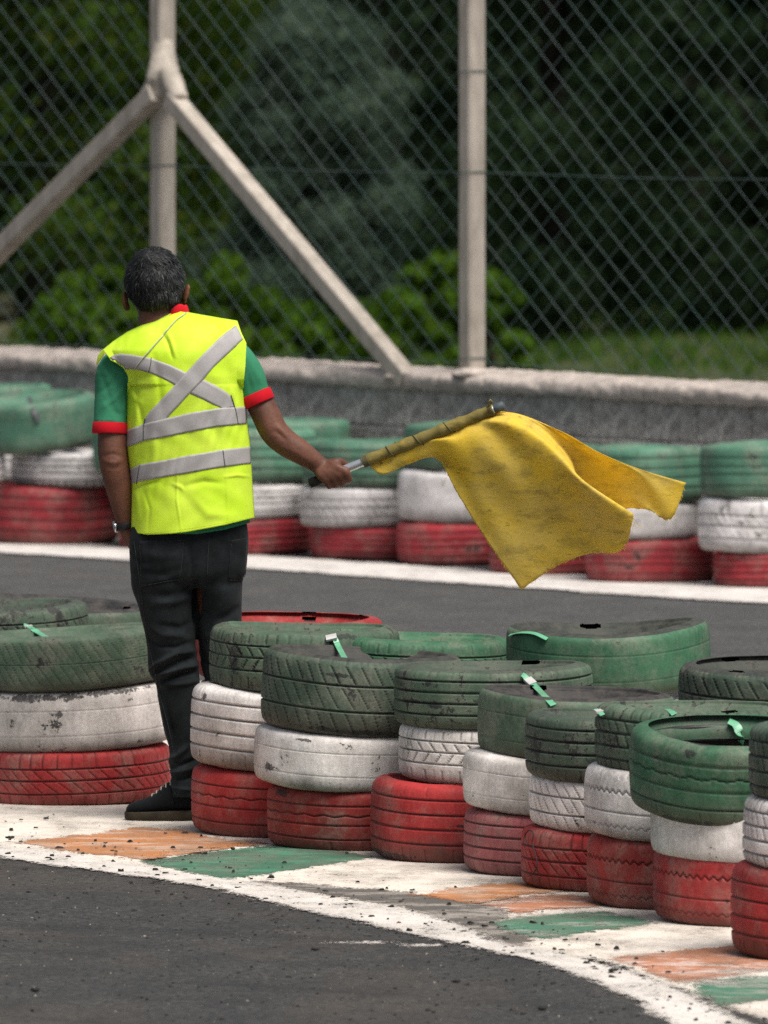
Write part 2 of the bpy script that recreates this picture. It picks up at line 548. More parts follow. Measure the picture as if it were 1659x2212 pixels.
def tyre_geometry(R, W, sty, sd, nseg=290, nt=80, sag=0.004, sagph=0.0, holes=(), dish=0.0, rb=None, scuffs=()):
    r = np.random.default_rng(sd)
    b = W / 2
    rb = rb or R * 0.69
    prof = [(rb, .42), (rb + .002, .58), (rb + .016, .80), (rb + .034, .92), (R - .050, 1.0), (R - .030, .985), (R - .0135, .91), (R - .0045, .77), (R - .001, .48), (R, 0)]
    pr = spline(prof, 12)
    s = np.r_[0, np.cumsum(np.hypot(np.diff(pr[:, 0]), np.diff(pr[:, 1]) * b))]
    # sidewall rows above z=.9b outside, tread rows below
    k = np.argmax((pr[:, 0] > R - .025) & (pr[:, 1] < .93))
    ss = np.r_[np.linspace(0, s[k], 21)[:-1], np.linspace(s[k], s[-1], nt // 2 + 1)]
    pr = np.c_[np.interp(ss, s, pr[:, 0]), np.interp(ss, s, pr[:, 1])]
    top = pr
    full = np.vstack([top, np.c_[top[-2::-1, 0], -top[-2::-1, 1]]])
    nr = len(full)
    i_top, i_bot = 20, nr - 21
    t = np.linspace(0, 2 * np.pi, nseg, endpoint=False)
    th = -np.pi / 2 + t - 0.38 * np.sin(t)           # denser where the tread faces the track
    rr = np.repeat(full[:, 0][:, None], nseg, 1)
    zz = np.repeat((full[:, 1] * b)[:, None], nseg, 1)
    TH = np.repeat(th[None, :], nr, 0)
    S = np.repeat(full[:, 1][:, None], nseg, 1)
    groove = np.zeros_like(rr)
    tread = np.zeros(nr, bool)
    tread[i_top - 2:i_bot + 3] = True
    st = STY[sty]
    ph = r.uniform(0, 6)
    for (s0, w, dp, wob, fr) in st['g']:
        tri = 2 / np.pi * np.arcsin(np.sin(TH * fr + ph)) if wob else 0
        d = np.abs(S - s0 - wob * tri) * b
        groove = np.maximum(groove, dp * np.clip(1.5 - d / (w * .36), 0, 1))
    for (s0, s1, cnt, sl, w, dp) in st['l']:
        phs = (cnt * TH / (2 * np.pi) + sl * (S - s0) / max(s1 - s0, .01) + .1 * np.sin(TH * 9)) % 1
        d = np.abs(phs - .5) * 2 * np.pi * R / cnt
        m = np.clip(1.45 - d / (w * .42), 0, 1) * dp
        edge = np.clip((S - s0) / .03, 0, 1) * np.clip((s1 - S) / .03, 0, 1)
        groove = np.maximum(groove, m * edge)
    # worn patches
    wr = 0.5 + 0.5 * np.sin(TH * 2 + ph) * np.sin(TH * 5 + 2 * ph)
    groove *= (0.7 + 0.3 * wr)
    groove[~tread, :] = 0
    # normals of the profile
    dr = np.gradient(full[:, 0])
    dz = np.gradient(full[:, 1] * b)
    nl = np.hypot(dr, dz) + 1e-9
    nrm_r, nrm_z = -dz / nl, dr / nl
    disp = -0.0068 * groove
    # rings on the sidewalls
    ring = 0.0012 * np.sin((full[:, 0] - rb) * 2 * np.pi / 0.019)
    ring[tread] = 0
    disp = disp + ring[:, None]
    lump = 0.0012 * np.sin(3 * TH + ph) * np.cos(2 * S + ph) + 0.0005 * np.sin(11 * TH + 3 * S + ph)
    disp = disp + lump
    rr = rr + nrm_r[:, None] * disp
    zz = zz + nrm_z[:, None] * disp
    rr = rr + 0.004 * np.sin(2 * TH + ph * 2) + 0.002 * np.sin(5 * TH + ph)
    zz = zz + sag * np.cos(2 * (TH - sagph)) + 0.0012 * np.sin(3 * TH + ph)
    inner = np.clip((R - .04 - rr) / (R * .3), 0, 1)
    zz = np.where(S > 0, zz - dish * inner * (1 + .5 * np.sin(4 * TH + ph)), zz)
    scuff = np.zeros_like(rr)
    for (dg_, s0, ha, hs) in scuffs:
        da = (TH - R_(dg_) + np.pi) % (2 * np.pi) - np.pi
        scuff = np.maximum(scuff, np.exp(-(da * R / ha) ** 2 * .8 - ((S - s0) / hs) ** 2 * .8))
    V = np.stack([rr * np.cos(TH), rr * np.sin(TH), zz], -1)
    side = np.zeros(nr)
    side[:i_top + 1] = 1
    def part(a, c, name):
        vs = V[a:c + 1].reshape(-1, 3)
        n = c - a
        i = np.arange(n)[:, None] * nseg
        j = np.arange(nseg)[None, :]
        j2 = (j + 1) % nseg
        q = np.stack([i + j, i + nseg + j, i + nseg + j2, i + j2], -1).reshape(-1, 4)
        if holes and a == 0:
            cen = V[a:c + 1]
            mid = (cen[:-1] + cen[1:])[:, :, :] / 2
            rm = np.hypot(mid[..., 0], mid[..., 1])
            am = np.arctan2(mid[..., 1], mid[..., 0])
            keep = np.ones(rm.shape, bool)
            for (hd, hr, ha, hb) in holes:
                da = (am - R_(hd) + np.pi) % (2 * np.pi) - np.pi
                e = (da * rm / ha) ** 2 + ((rm - hr) / hb) ** 2
                keep &= e > 1
            q = q[keep.reshape(-1)]
        return mesh_np(name, vs, q, dict(groove=groove[a:c + 1].ravel(), scuff=scuff[a:c + 1].ravel(), side=np.repeat(side[a:c + 1], nseg)))
    parts = [part(0, i_top, 'upper_sidewall'), part(i_top, i_bot, 'tread'), part(i_bot, nr - 1, 'lower_sidewall')]
    # inside of the casing
    ip = spline([(rb, .42), (rb + .012, .45), (R - .045, .80), (R - .022, .5), (R - .018, 0), (R - .022, -.5), (R - .045, -.80), (rb + .012, -.45), (rb, -.42)], 3)
    ns = 64
    tt = np.linspace(0, 2 * np.pi, ns, endpoint=False)
    dsh = np.clip((R - .04 - ip[:, 0]) / (R * .3), 0, 1) * dish * (ip[:, 1] > 0)
    vi = np.stack([ip[:, 0][:, None] * np.cos(tt), ip[:, 0][:, None] * np.sin(tt),
                   (ip[:, 1] * b - dsh)[:, None] * .94 + sag * np.cos(2 * (tt - sagph)) + 0 * ip[:, 0][:, None]], -1)
    n = len(ip) - 1
    i = np.arange(n)[:, None] * ns
    j = np.arange(ns)[None, :]
    q = np.stack([i + j, i + j * 0 + (j + 1) % ns, i + ns + (j + 1) % ns, i + ns + j], -1).reshape(-1, 4)
    parts.append(mesh_np('inner_liner', vi.reshape(-1, 3), q))
    return parts

M_LINER = simple("tyre_inside_rubber", (0.016, 0.016, 0.017), (0.03, 0.03, 0.03), 30, 0.45, 0.2, spec=0.4)
PNAMES = ('sidewall', 'tread', 'sidewall', 'inner_liner')
TY_CACHE = {}
def tyre(loc, R, W, colr, sty, label, group, seed, roll=0.0, pitch=0.0, wear=0.35, bare=0.0, yaw=0.0, hi=True, **kw):
    """one tyre lying flat; loc = centre of the tyre"""
    if hi:
        ms = tyre_geometry(R, W, sty, seed, **kw)
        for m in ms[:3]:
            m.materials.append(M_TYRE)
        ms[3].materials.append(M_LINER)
        sx = 1.0
    else:
        key = (sty, seed % 2)
        if key not in TY_CACHE:
            TY_CACHE[key] = tyre_geometry(0.285, 0.19, sty, 50 + seed % 2, nseg=200, nt=40, sag=0.003)
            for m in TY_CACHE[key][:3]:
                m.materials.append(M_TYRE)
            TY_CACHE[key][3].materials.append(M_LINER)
        ms = TY_CACHE[key]
    root = empty('tyre', loc, label, 'tyre', group, (R_(pitch), R_(-roll), R_(yaw)))
    if not hi:
        root.scale = (R / 0.285, R / 0.285, W / 0.19)
    for nm, me in zip(PNAMES, ms):
        o = obj(nm, me, None, root)
        o.color = (*colr, 1)
        o['seed'] = float(seed) * 1.37
        o['wear'] = float(wear)
        o['bare'] = float(bare)
    return root

NEAR = "tyres of the near barrier"
FAR = "tyres of the far barrier"
def front_y(v):
    return CAMH * F / v
def zat(v, y):
    return CAMH - v * y / F
# (stack words, base v or None, distance of centre or None, [(u, half width u, v bottom, v top, colour, style, roll, pitch, wear, bare, extra, label)])
near_stacks = [
 # A
 dict(v=1745, t=[
  (158, 214, 1745, 1627, RED, 'diag', 1.5, 0, .12, 0, {}, 'red tyre with slanting cuts, on the white paint beside the shoe'),
  (158, 212, 1627, 1493, WGREY, 'smooth', 3.0, 0, .25, .6, dict(scuffs=[(-110, .80, .26, .17), (-60, .86, .2, .10), (-100, -.1, .02, .12), (-98, .28, .025, .14)]), 'white tyre with peeling black upper edge, left of the shin'),
  (150, 214, 1493, 1392, GREEN, 'vee', 3.6, 0, .25, .1, {}, 'green tyre with fine arrow tread, left of the knee')]),
 # B
 dict(v=1817, t=[
  (618, 206, 1817, 1672, RED, 'wavy', -.5, 0, .05, 0, {}, 'bright red tyre with a wavy groove, touching the shoe heel'),
  (623, 209, 1672, 1500, WHITE, 'rib', -2.2, 0, .08, 0, dict(scuffs=[(-152, .72, .02, .13)]), 'tall white tyre with four straight grooves beside the shin'),
  (658, 208, 1500, 1385, GREEN, 'slash', -1.0, 0, .45, .25, dict(holes=[(-58, .235, .028, .013)], scuffs=[(-136, .1, .045, .75), (-66, .85, .08, .12)]), 'worn green tyre with a black footprint patch, behind the leaning green tyre')]),
 # C
 dict(v=1845, t=[
  (792, 212, 1845, 1712, DRED, 'wavy', .5, 0, .12, 0, dict(scuffs=[(-150, .8, .05, .18), (-85, .45, .02, .04)]), 'dull brownish red tyre at the bottom, second right of the shoe'),
  (758, 211, 1714, 1592, WHITE, 'smooth', -2.6, 0, .2, 0, dict(scuffs=[(-148, -.35, .05, .2), (-45, -.3, .05, .3), (-120, .75, .05, .08)]), 'white tyre with a raised wavy drip across its side'),
  (782, 217, 1592, 1440, GREEND, 'cross', -3.2, .5, .25, .9, dict(scuffs=[(-105, .55, .06, .08), (-95, -.85, .2, .1)], dish=.01), 'dark green tyre leaning right with grey bare top, left end of a strap')]),
 # D
 dict(v=1872, t=[
  (1012, 214, 1872, 1701, RED, 'rib', -1.0, 0, .22, 0, dict(scuffs=[(-150, -.85, .2, .12), (-95, .0, .03, .05)]), 'widest red tyre, splashed with white runs and open at its rim'),
  (1075, 213, 1700, 1580, WGREY, 'slash', -.5, 0, .15, 0, {}, 'white tyre with bold slanted tread blocks above the splashed red one'),
  (1065, 213, 1580, 1470, GREEN, 'rib', .5, 0, .4, .5, dict(scuffs=[(-130, .5, .04, .12), (-128, -.15, .05, .2), (-95, .0, .05, .2), (-80, -.7, .08, .15)], holes=[(60, .23, .03, .012)]), 'blotchy olive green tyre carrying a strap with white clip')]),
 # E
 dict(v=1903, t=[
  (1213, 210, 1903, 1768, PINK, 'rib', -.5, 0, .10, 0, {}, 'faded pink tyre at the bottom of its stack'),
  (1217, 214, 1768, 1645, WGREY, 'smooth', -1.8, 0, .2, .2, dict(scuffs=[(-95, .9, .1, .08)]), 'off-white tyre on top of the faded pink one'),
  (1247, 212, 1650, 1528, GREEN, 'smooth', -2.2, .8, .25, 1.0, dict(dish=.008, holes=[(118, .23, .025, .012)]), 'pale green tyre with wide black bare top, over the pink stack')]),
 # F
 dict(v=1937, t=[
  (1337, 210, 1937, 1806, RED, 'diag', -.5, 0, .12, 0, {}, 'red tyre with a loose black wire hanging on it'),
  (1352, 210, 1806, 1692, WHITE, 'cross', -.5, 0, .12, 0, {}, 'white tyre with curved cuts, above the red tyre with the wire'),
  (1345, 213, 1696, 1575, GREEND, 'rib', .0, 0, .55, .3, dict(scuffs=[(-100, .35, .08, .3), (-100, -.4, .09, .35), (-155, .1, .03, .5), (-70, 0, .06, .8)]), 'smaller green tyre with most of its paint flaked to black')]),
 # G
 dict(v=1975, t=[
  (1480, 213, 1975, 1824, DRED, 'zig', -1.0, 0, .10, 0, {}, 'dark red tyre with a zigzag groove'),
  (1476, 214, 1826, 1675, WHITE, 'zig', -1.5, 0, .08, 0, {}, 'clean white tyre above the zigzag grooved red one'),
  (1506, 217, 1682, 1560, GREEN, 'block', -.5, 0, .45, 0.0, dict(holes=[(-70, .235, .024, .012)]), 'green tyre with deep ribbed shoulder blocks, behind the open green tyre')]),
 # H
 dict(v=2012, t=[
  (1630, 218, 2012, 1872, RED, 'zig', -.6, 0, .14, 0, dict(scuffs=[(-95, .8, .08, .10)]), 'bright red tyre below the big open green tyre'),
  (1632, 222, 1874, 1765, WHITE, 'slick', -1.6, 0, .14, 0, {}, 'smooth bald white tyre below the big open green tyre'),
  (1592, 230, 1768, 1612, GREEN2, 'wavy', -1.0, 6.5, .28, 0.35, dict(dish=.004, rb=.226, holes=[(-97, .251, .026, .010)], scuffs=[(-120, -.9, .14, .12), (-70, -.9, .06, .14), (-118, .8, .03, .15)]), 'big open green tyre with a strap across its black inside')]),
 # I
 dict(v=2090, t=[
  (1797, 217, 2090, 1890, RED, 'rib', -1.0, 0, .12, 0, {}, 'tall red tyre at the frame edge, nearest of the reds'),
  (1824, 218, 1895, 1745, WHITE, 'block', -1.5, 0, .15, 0, {}, 'white tyre with chunky blocks at the frame edge'),
  (1842, 222, 1745, 1605, GREEND, 'block', 0, 0, .4, 0.2, {}, 'olive green knobbly tyre at the frame edge')]),
]
sd = 100
for st in near_stacks:
    y0 = front_y(st['v'])
    for (u, hw, vb, vt, c, sty, roll, pitch, wear, bare, ex, lab) in st['t']:
        sd += 1
        yc = y0 + 0.275
        R = hw * yc / F
        z0, z1 = zat(vb, y0), zat(vt, y0)
        W = (z1 - z0) * 0.995 + (0.028 if 'green' in lab else 0.004)
        x = (u - 829.5) / F * yc
        tyre((x, yc, z0 + W / 2 + 0.001), R, W, c, sty, lab, NEAR, sd, roll, pitch, wear, bare, hi=True, **ex)
# second row: (u, half width, distance, [z bottom, z top ...], ...)
def back_tyre(u, hw, yc, z0, z1, c, sty, roll, pitch, wear, bare, ex, lab, grp=NEAR, hi=True):
    global sd
    sd += 1
    return tyre(((u - 829.5) / F * yc, yc, (z0 + z1) / 2), hw * yc / F, (z1 - z0) * .995, c, sty, lab, grp, sd, roll, pitch, wear, bare, hi=hi, **ex)
J = 'of the all red stack behind the right leg'
back_tyre(625, 204, 34.35, 0, .205, RED, 'wavy', 0, 0, .1, 0, {}, 'bottom red tyre ' + J, hi=False)
back_tyre(627, 204, 34.35, .205, .41, RED, 'rib', 0, 0, .1, 0, {}, 'middle red tyre ' + J, hi=False)
back_tyre(624, 207, 34.35, .415, .60, RED, 'smooth', -.8, 1.5, .12, 0, dict(dish=.004, rb=.225, holes=[(75, .245, .022, .008), (25, .245, .02, .008)]), 'red tyre lying open on top ' + J)
back_tyre(895, 212, 33.55, 0, .2, RED, 'rib', 0, 0, .1, 0, {}, 'hidden red tyre under the sloping green tyre', hi=False)
back_tyre(895, 212, 33.55, .2, .4, WHITE, 'rib', 0, 0, .1, 0, {}, 'hidden white tyre under the sloping green tyre', hi=False)
back_tyre(897, 211, 33.55, .405, .59, GREEN2, 'slash', -2.2, 0, .22, 0, {}, 'plain green tyre seen past the red ring, second row')
back_tyre(1314, 212, 33.1, 0, .22, RED, 'rib', 0, 0, .1, 0, {}, 'hidden red tyre under the bent green tyre', hi=False)
back_tyre(1314, 212, 33.1, .22, .44, WHITE, 'rib', 0, 0, .1, 0, {}, 'hidden white tyre under the bent green tyre', hi=False)
back_tyre(1314, 218, 33.1, .455, .645, GREEN2, 'smooth', 1.6, .8, .12, .9, dict(sag=.012, sagph=0.0, holes=[(100, .235, .03, .014)]), 'large smooth green tyre bent upwards, highest of the second row')
back_tyre(1680, 216, 31.75, 0, .2, RED, 'rib', 0, 0, .1, 0, {}, 'hidden red tyre under the far right green tyre', hi=False)
back_tyre(1680, 216, 31.75, .2, .4, WHITE, 'rib', 0, 0, .1, 0, {}, 'hidden white tyre under the far right green tyre', hi=False)
back_tyre(1682, 219, 31.75, .40, .615, GREEND, 'cross', 0.6, 2.4, .4, .75, dict(dish=.004, rb=.215, holes=[(-120, .25, .026, .009), (120, .25, .03, .009)], scuffs=[(-125, -.5, .012, .5), (-80, -.8, .1, .2)]), 'green tyre with sharp blocky tread and black open rim, by the road')
back_tyre(-22, 212, 35.6, 0, .2, RED, 'rib', 0, 0, .1, 0, {}, 'hidden red tyre under the crumpled green tyre', hi=False)
back_tyre(-22, 212, 35.6, .2, .39, WHITE, 'rib', 0, 0, .1, 0, {}, 'hidden white tyre under the crumpled green tyre', hi=False)
back_tyre(-22, 212, 35.6, .395, .575, GREEND, 'slash', 1, 1.2, .6, .35, dict(dish=.02, holes=[(10, .21, .02, .04), (-40, .23, .02, .012)]), 'crumpled small green tyre with torn sidewall and a strap')
back_tyre(128, 205, 36.3, 0, .18, RED, 'rib', 0, 0, .1, 0, {}, 'hidden red tyre under the black rimmed tyre', hi=False)
back_tyre(128, 205, 36.3, .18, .36, WHITE, 'rib', 0, 0, .1, 0, {}, 'hidden white tyre under the black rimmed tyre', hi=False)
back_tyre(130, 212, 36.3, .365, .545, GREEND, 'smooth', -4.0, 1.2, .3, 1.0, dict(dish=.006, rb=.215, holes=[(30, .235, .025, .012), (118, .23, .02, .012)]), 'rearmost tyre with broad black sidewall, sloping down to the leg')

# far barrier
far_stacks = [
 (1172, [(-128, 140, 1172, 1052, FRED, 'rib', 0, 'red'), (-125, 138, 1052, 975, FWHITE, 'rib', 0, 'white'), (-130, 140, 975, 885, FGREEN, 'smooth', 0, 'green')], 'first far stack at the left frame edge'),
 (1180, [(116, 142, 1180, 1052, FRED, 'rib', 0, 'red'), (160, 138, 1052, 978, FWHITE, 'block', 0, 'white'), (70, 146, 972, 868, FGREEN, 'smooth', 6.5, 'tilted green')], 'far stack left of the man'),
 (1191, [(398, 142, 1191, 1112, FRED, 'rib', 0, 'red'), (400, 140, 1112, 1028, FWHITE, 'rib', 0, 'white'), (340, 142, 1028, 930, FGREEN, 'smooth', 0, 'green')], 'far stack hidden behind the man'),
 (1203, [(532, 140, 1203, 1122, FRED, 'rib', 0, 'red'), (530, 140, 1122, 1045, FWHITE, 'wavy', 0, 'white'), (540, 142, 1045, 935, FGREEN, 'rib', 0, 'green')], 'far stack right beside the vest'),
 (1214, [(812, 141, 1214, 1140, FRED, 'wavy', 0, 'red'), (790, 140, 1142, 1054, FWHITE, 'diag', 0, 'white'), (795, 141, 1056, 962, FGREEN, 'rib', 0, 'green')], 'far stack behind the hand'),
 (1226, [(999, 142, 1226, 1130, FRED, 'wavy', 0, 'red'), (1002, 142, 1132, 1020, FWHITE, 'slick', 0, 'white'), (1016, 142, 1020, 925, FGREEN, 'smooth', 0, 'green')], 'far stack behind the flag stick'),
 (1246, [(1198, 142, 1246, 1160, FRED, 'rib', 0, 'red'), (1200, 142, 1160, 1070, FWHITE, 'rib', 0, 'white'), (1196, 142, 1070, 975, FGREEN, 'rib', 0, 'green')], 'far stack behind the yellow cloth'),
 (1264, [(1404, 138, 1264, 1170, FRED, 'wavy', 0, 'red'), (1380, 128, 1170, 1088, FWHITE, 'smooth', 0, 'white'), (1402, 120, 1088, 975, FGREEN, 'rib', 0, 'green')], 'far stack at the flying corner of the flag'),
 (1275, [(1684, 144, 1275, 1195, FRED, 'rib', 0, 'red'), (1650, 143, 1197, 1080, FWHITE, 'diag', 0, 'white'), (1655, 143, 1078, 970, FGREEN, 'wavy', 0, 'green')], 'last far stack at the right frame edge'),
]
lv = ('bottom', 'middle', 'top')
for vb, lst, words in far_stacks:
    y0 = front_y(vb)
    for k, (u, hw, b0, b1, c, sty, roll, cn) in enumerate(lst):
        sd += 1
        yc = y0 + .28
        z0, z1 = zat(b0, y0), zat(b1, y0)
        W = (z1 - z0) * .99 + (0.012 if k == 2 else 0)
        j = random.uniform(.85, 1.15)
        cc = tuple(min(1, q * j) for q in c)
        tyre(((u - 829.5) / F * yc, yc, (z0 + z1) / 2 + (0.006 if k == 2 else 0)), hw * yc / F, W, cc, sty, '%s %s tyre of the %s' % (lv[k], cn, words), FAR, sd, roll, 0, .25, 0, yaw=random.uniform(0, 360), hi=False)
# second far row, seen over the first
def far_back(u, hw, yc, zt, lab, roll=0):
    n = 3
    h = zt / n
    for k, c in enumerate((FRED, FWHITE, FGREEN)):
        back_tyre(u, hw, yc, h * k, h * (k + 1), c, ('rib', 'wavy', 'smooth')[k], roll if k == 2 else 0, 0, .25, 0, {}, '%s tyre of the %s' % (('bottom red', 'middle white', 'top green')[k], lab), FAR, hi=False)
far_back(-12, 128, 53.0, .675, 'rear stack against the block wall at the left')
far_back(622, 138, 51.0, .585, 'rear stack between the elbow and the wall')

# ------------------------------------------------------------------ straps, wire
M_STRAP = simple("green_strapping", (0.10, 0.36, 0.2), (0.16, 0.45, 0.27), 30, 0.35, 0.0, spec=0.5)
M_DSTRAP = simple("dark_strapping", (0.05, 0.055, 0.06), (0.09, 0.09, 0.1), 30, 0.5, 0.0)
M_CLIP = simple("pale_clip", (0.42, 0.42, 0.4), (0.6, 0.6, 0.58), 30, 0.4, 0.0, spec=0.5)
def strap(pts, width, label, clip=None, mat=M_STRAP):
    """pts: (u, v, distance); a thin band"""
    dg = bpy.context.evaluated_depsgraph_get()
    o_ = Vector((0, 0, CAMH))
    uv = spline([(p[0], p[1], p[2]) for p in pts], 4)
    ys = []
    for u_, v_, y_ in uv:
        d_ = (P(u_, v_, y_) - o_).normalized()
        hit, loc, nrm, _i, _o, _m = sc.ray_cast(dg, o_, d_)
        ys.append(loc.y if hit and abs(loc.y - y_) < .9 else y_)
    ys = np.array(ys)
    yp = np.r_[ys[0], ys[0], ys, ys[-1], ys[-1]]
    ya = np.array([yp[k:k + 5].mean() for k in range(len(ys))])      # the band is taut: it bridges the hollows
    ya = np.minimum(ya, ys) * .5 + ya * .5 if len(ys) < 3 else np.minimum(ya, ys + .02)
    ya = np.array([np.r_[ya[0], ya, ya[-1]][k:k + 3].mean() for k in range(len(ya))])
    p3 = [P(u_, v_, y_ - .012) + Vector((0, 0, .002)) for (u_, v_, _), y_ in zip(uv, ya)]
    c = p3[0]
    root = empty('strap', c, label, 'strap', 'plastic straps tying the tyres')
    q = spline([tuple(p - c) for p in p3], 2)
    m = MB()
    w = width / 2
    vs = []
    for i, a in enumerate(q):
        t = q[min(i + 1, len(q) - 1)] - q[max(i - 1, 0)]
        sdv = Vector(t).cross(Vector((0, -0.55, 0.83))).normalized() * w
        n = sdv.cross(Vector(t)).normalized() * 0.0008
        a = Vector(a)
        vs += [a - sdv + n, a + sdv + n, a + sdv - n, a - sdv - n]
    fs = []
    for i in range(len(q) - 1):
        for k in range(4):
            k2 = (k + 1) % 4
            fs.append((i * 4 + k, i * 4 + k2, i * 4 + 4 + k2, i * 4 + 4 + k))
    m.add(vs, fs)
    obj('band', m.mesh('band', False), mat, root)
    if clip is not None:
        i = int(clip * (len(q) - 1))
        a = Vector(q[i])
        t = (Vector(q[min(i + 1, len(q) - 1)]) - Vector(q[max(i - 1, 0)])).normalized()
        s_ = t.cross(Vector((0, -0.55, 0.83))).normalized()
        n = s_.cross(t).normalized()
        cb = MB().box(a, (t, s_, n), (0.016, w + 0.003, 0.0035))
        obj('clip', cb.mesh('clip', False), M_CLIP, root)
    return root
bpy.context.view_layer.update()
strap([(712, 1379, 33.35), (722, 1380, 33.28), (733, 1402, 33.17), (752, 1437, 33.12)], .017, 'green strap with pale clip, from footprint tyre to leaning green tyre', .15)
strap([(1128, 1458, 32.42), (1148, 1476, 32.36), (1172, 1500, 32.28), (1196, 1525, 32.20)], .019, 'green strap with white clip on the olive green tyre', .33)
strap([(1100, 1374, 33.0), (1125, 1368, 33.2), (1155, 1370, 33.22), (1182, 1382, 32.95)], .014, 'thin green strap lying over the bent green tyre')
strap([(1574, 1559, 30.75), (1590, 1568, 30.5), (1597, 1585, 30.3), (1600, 1606, 30.2)], .024, 'green strap across the open black inside of the big green tyre')
strap([(52, 1352, 35.5), (64, 1356, 35.42), (80, 1366, 35.3), (100, 1378, 35.15)], .019, 'green strap on the crumpled green tyre', .25)
strap([(1440, 1534, 30.95), (1448, 1537, 30.8), (1457, 1545, 30.7)], .018, 'short green strap end beside the hole of the ribbed green tyre')
strap([(1288, 1533, 31.05), (1296, 1538, 30.98), (1304, 1546, 30.95)], .02, 'small pale strap clip poking out beside the flaked tyre', .5)
strap([(62, 858, 52.2), (70, 880, 52.0), (84, 911, 51.9)], .022, 'dark strap over the tilted far green tyre', mat=M_DSTRAP)
m = MB()
wy = front_y(1937) - 0.005
m.tube([P(*p) for p in spline([(1148, 1830, wy + .08), (1140, 1822, wy + .08), (1134, 1806, wy + .09), (1142, 1794, wy + .08), (1152, 1800, wy + .07), (1150, 1822, wy + .06), (1158, 1850, wy + .04), (1160, 1872, wy + .03), (1152, 1886, wy + .04), (1142, 1893, wy + .05)], 5)], 0.0018, 5)
tag(obj('wire', m.mesh('wire'), simple("black_wire", (0.015, 0.014, 0.014), (0.03, 0.03, 0.03), 10, .5, 0)), 'thin black wire looped on the side of the red tyre', 'wire')

# ------------------------------------------------------------------ ground
def sheet(name, pts, z, mat, sub=0.0, jit=0.0, kind='structure', parent=None, seedj=3):
    r = random.Random(seedj)
    q = []
    n = len(pts)
    for i in range(n):
        a, b = Vector(pts[i]), Vector(pts[(i + 1) % n])
        k = max(1, int((b - a).length / sub)) if sub else 1
        for j in range(k):
            p = a + (b - a) * (j / k)
            if sub:
                dpx = Vector((r.uniform(-jit, jit), r.uniform(-jit, jit) * 3, 0))
                p = p + dpx
            q.append((p.x, p.y, z))
    me = bpy.data.meshes.new(name)
    from mathutils.geometry import tessellate_polygon
    tris = tessellate_polygon([[Vector(x) for x in q]])
    fs = []
    for t in tris:
        a, b, c = (Vector(q[i]) for i in t)
        nz = (b - a).cross(c - a).z
        if abs(nz) > 1e-12:
            fs.append(tuple(t) if nz > 0 else (t[0], t[2], t[1]))
    me.from_pydata(q, [], fs)
    me.update()
    o = obj(name, me, mat, parent)
    if kind:
        o['kind'] = kind
    return o
M_NEARASPH = m_asphalt("near_asphalt", 0.064, 0.6, True)
M_FARASPH = m_asphalt("track_asphalt", 0.094, 0.12, False)
M_EARTH = simple("dry_earth", (0.10, 0.085, 0.05), (0.06, 0.08, 0.03), 2.0, 0.95, 0.5, 0.03)
gmb = MB()
gys = [(-50, -.03), (62, -.03), (66, -.25), (80, -1.5), (88, -1.95), (150, -2.0), (300, -2.1), (900, -2.1)]
gmb.add([(x, y, z) for y, z in gys for x in (-400, 400)], [(2 * k, 2 * k + 1, 2 * k + 3, 2 * k + 2) for k in range(len(gys) - 1)])
obj('ground', gmb.mesh('ground', False), M_EARTH, kind='structure')
edge_n = [(-60, 1835), (0, 1838), (200, 1866), (400, 1898), (560, 1925), (700, 1952), (860, 1990), (1000, 2022), (1115, 2054), (1230, 2080), (1400, 2150), (1560, 2260)]
sheet('track', [(-40, 34.0, 0), (40, 34.0, 0), (46, 40, 0), (46, 60, 0), (-40, 60, 0)][:5], 0.0, M_FARASPH)
sheet('pit_road', [(-40, 5, 0), (40, 5, 0), (40, 34.2, 0), (-40, 34.2, 0)], 0.004, M_NEARASPH)
M_KW = m_paint("kerb_white", (0.78, 0.71, 0.63), 0.30, 0.5)
M_KWL = m_paint("line_white", (0.74, 0.69, 0.64), 0.44, 0.3)
M_KO = m_paint("kerb_orange", (0.50, 0.21, 0.085), 0.36, 0.45, (0.55, 0.36, 0.26))
M_KO2 = m_paint("kerb_orange_worn", (0.48, 0.20, 0.11), 0.58, 0.4, (0.62, 0.48, 0.42))
M_KG = m_paint("kerb_green", (0.060, 0.155, 0.10), 0.36, 0.6, (0.07, 0.22, 0.14))
M_KG2 = m_paint("kerb_green_worn", (0.07, 0.20, 0.13), 0.62, 0.5, (0.26, 0.30, 0.25))
M_KGREY = m_paint("kerb_scuffed", (0.115, 0.108, 0.10), 0.5, 0.4, (0.32, 0.29, 0.26), .12)
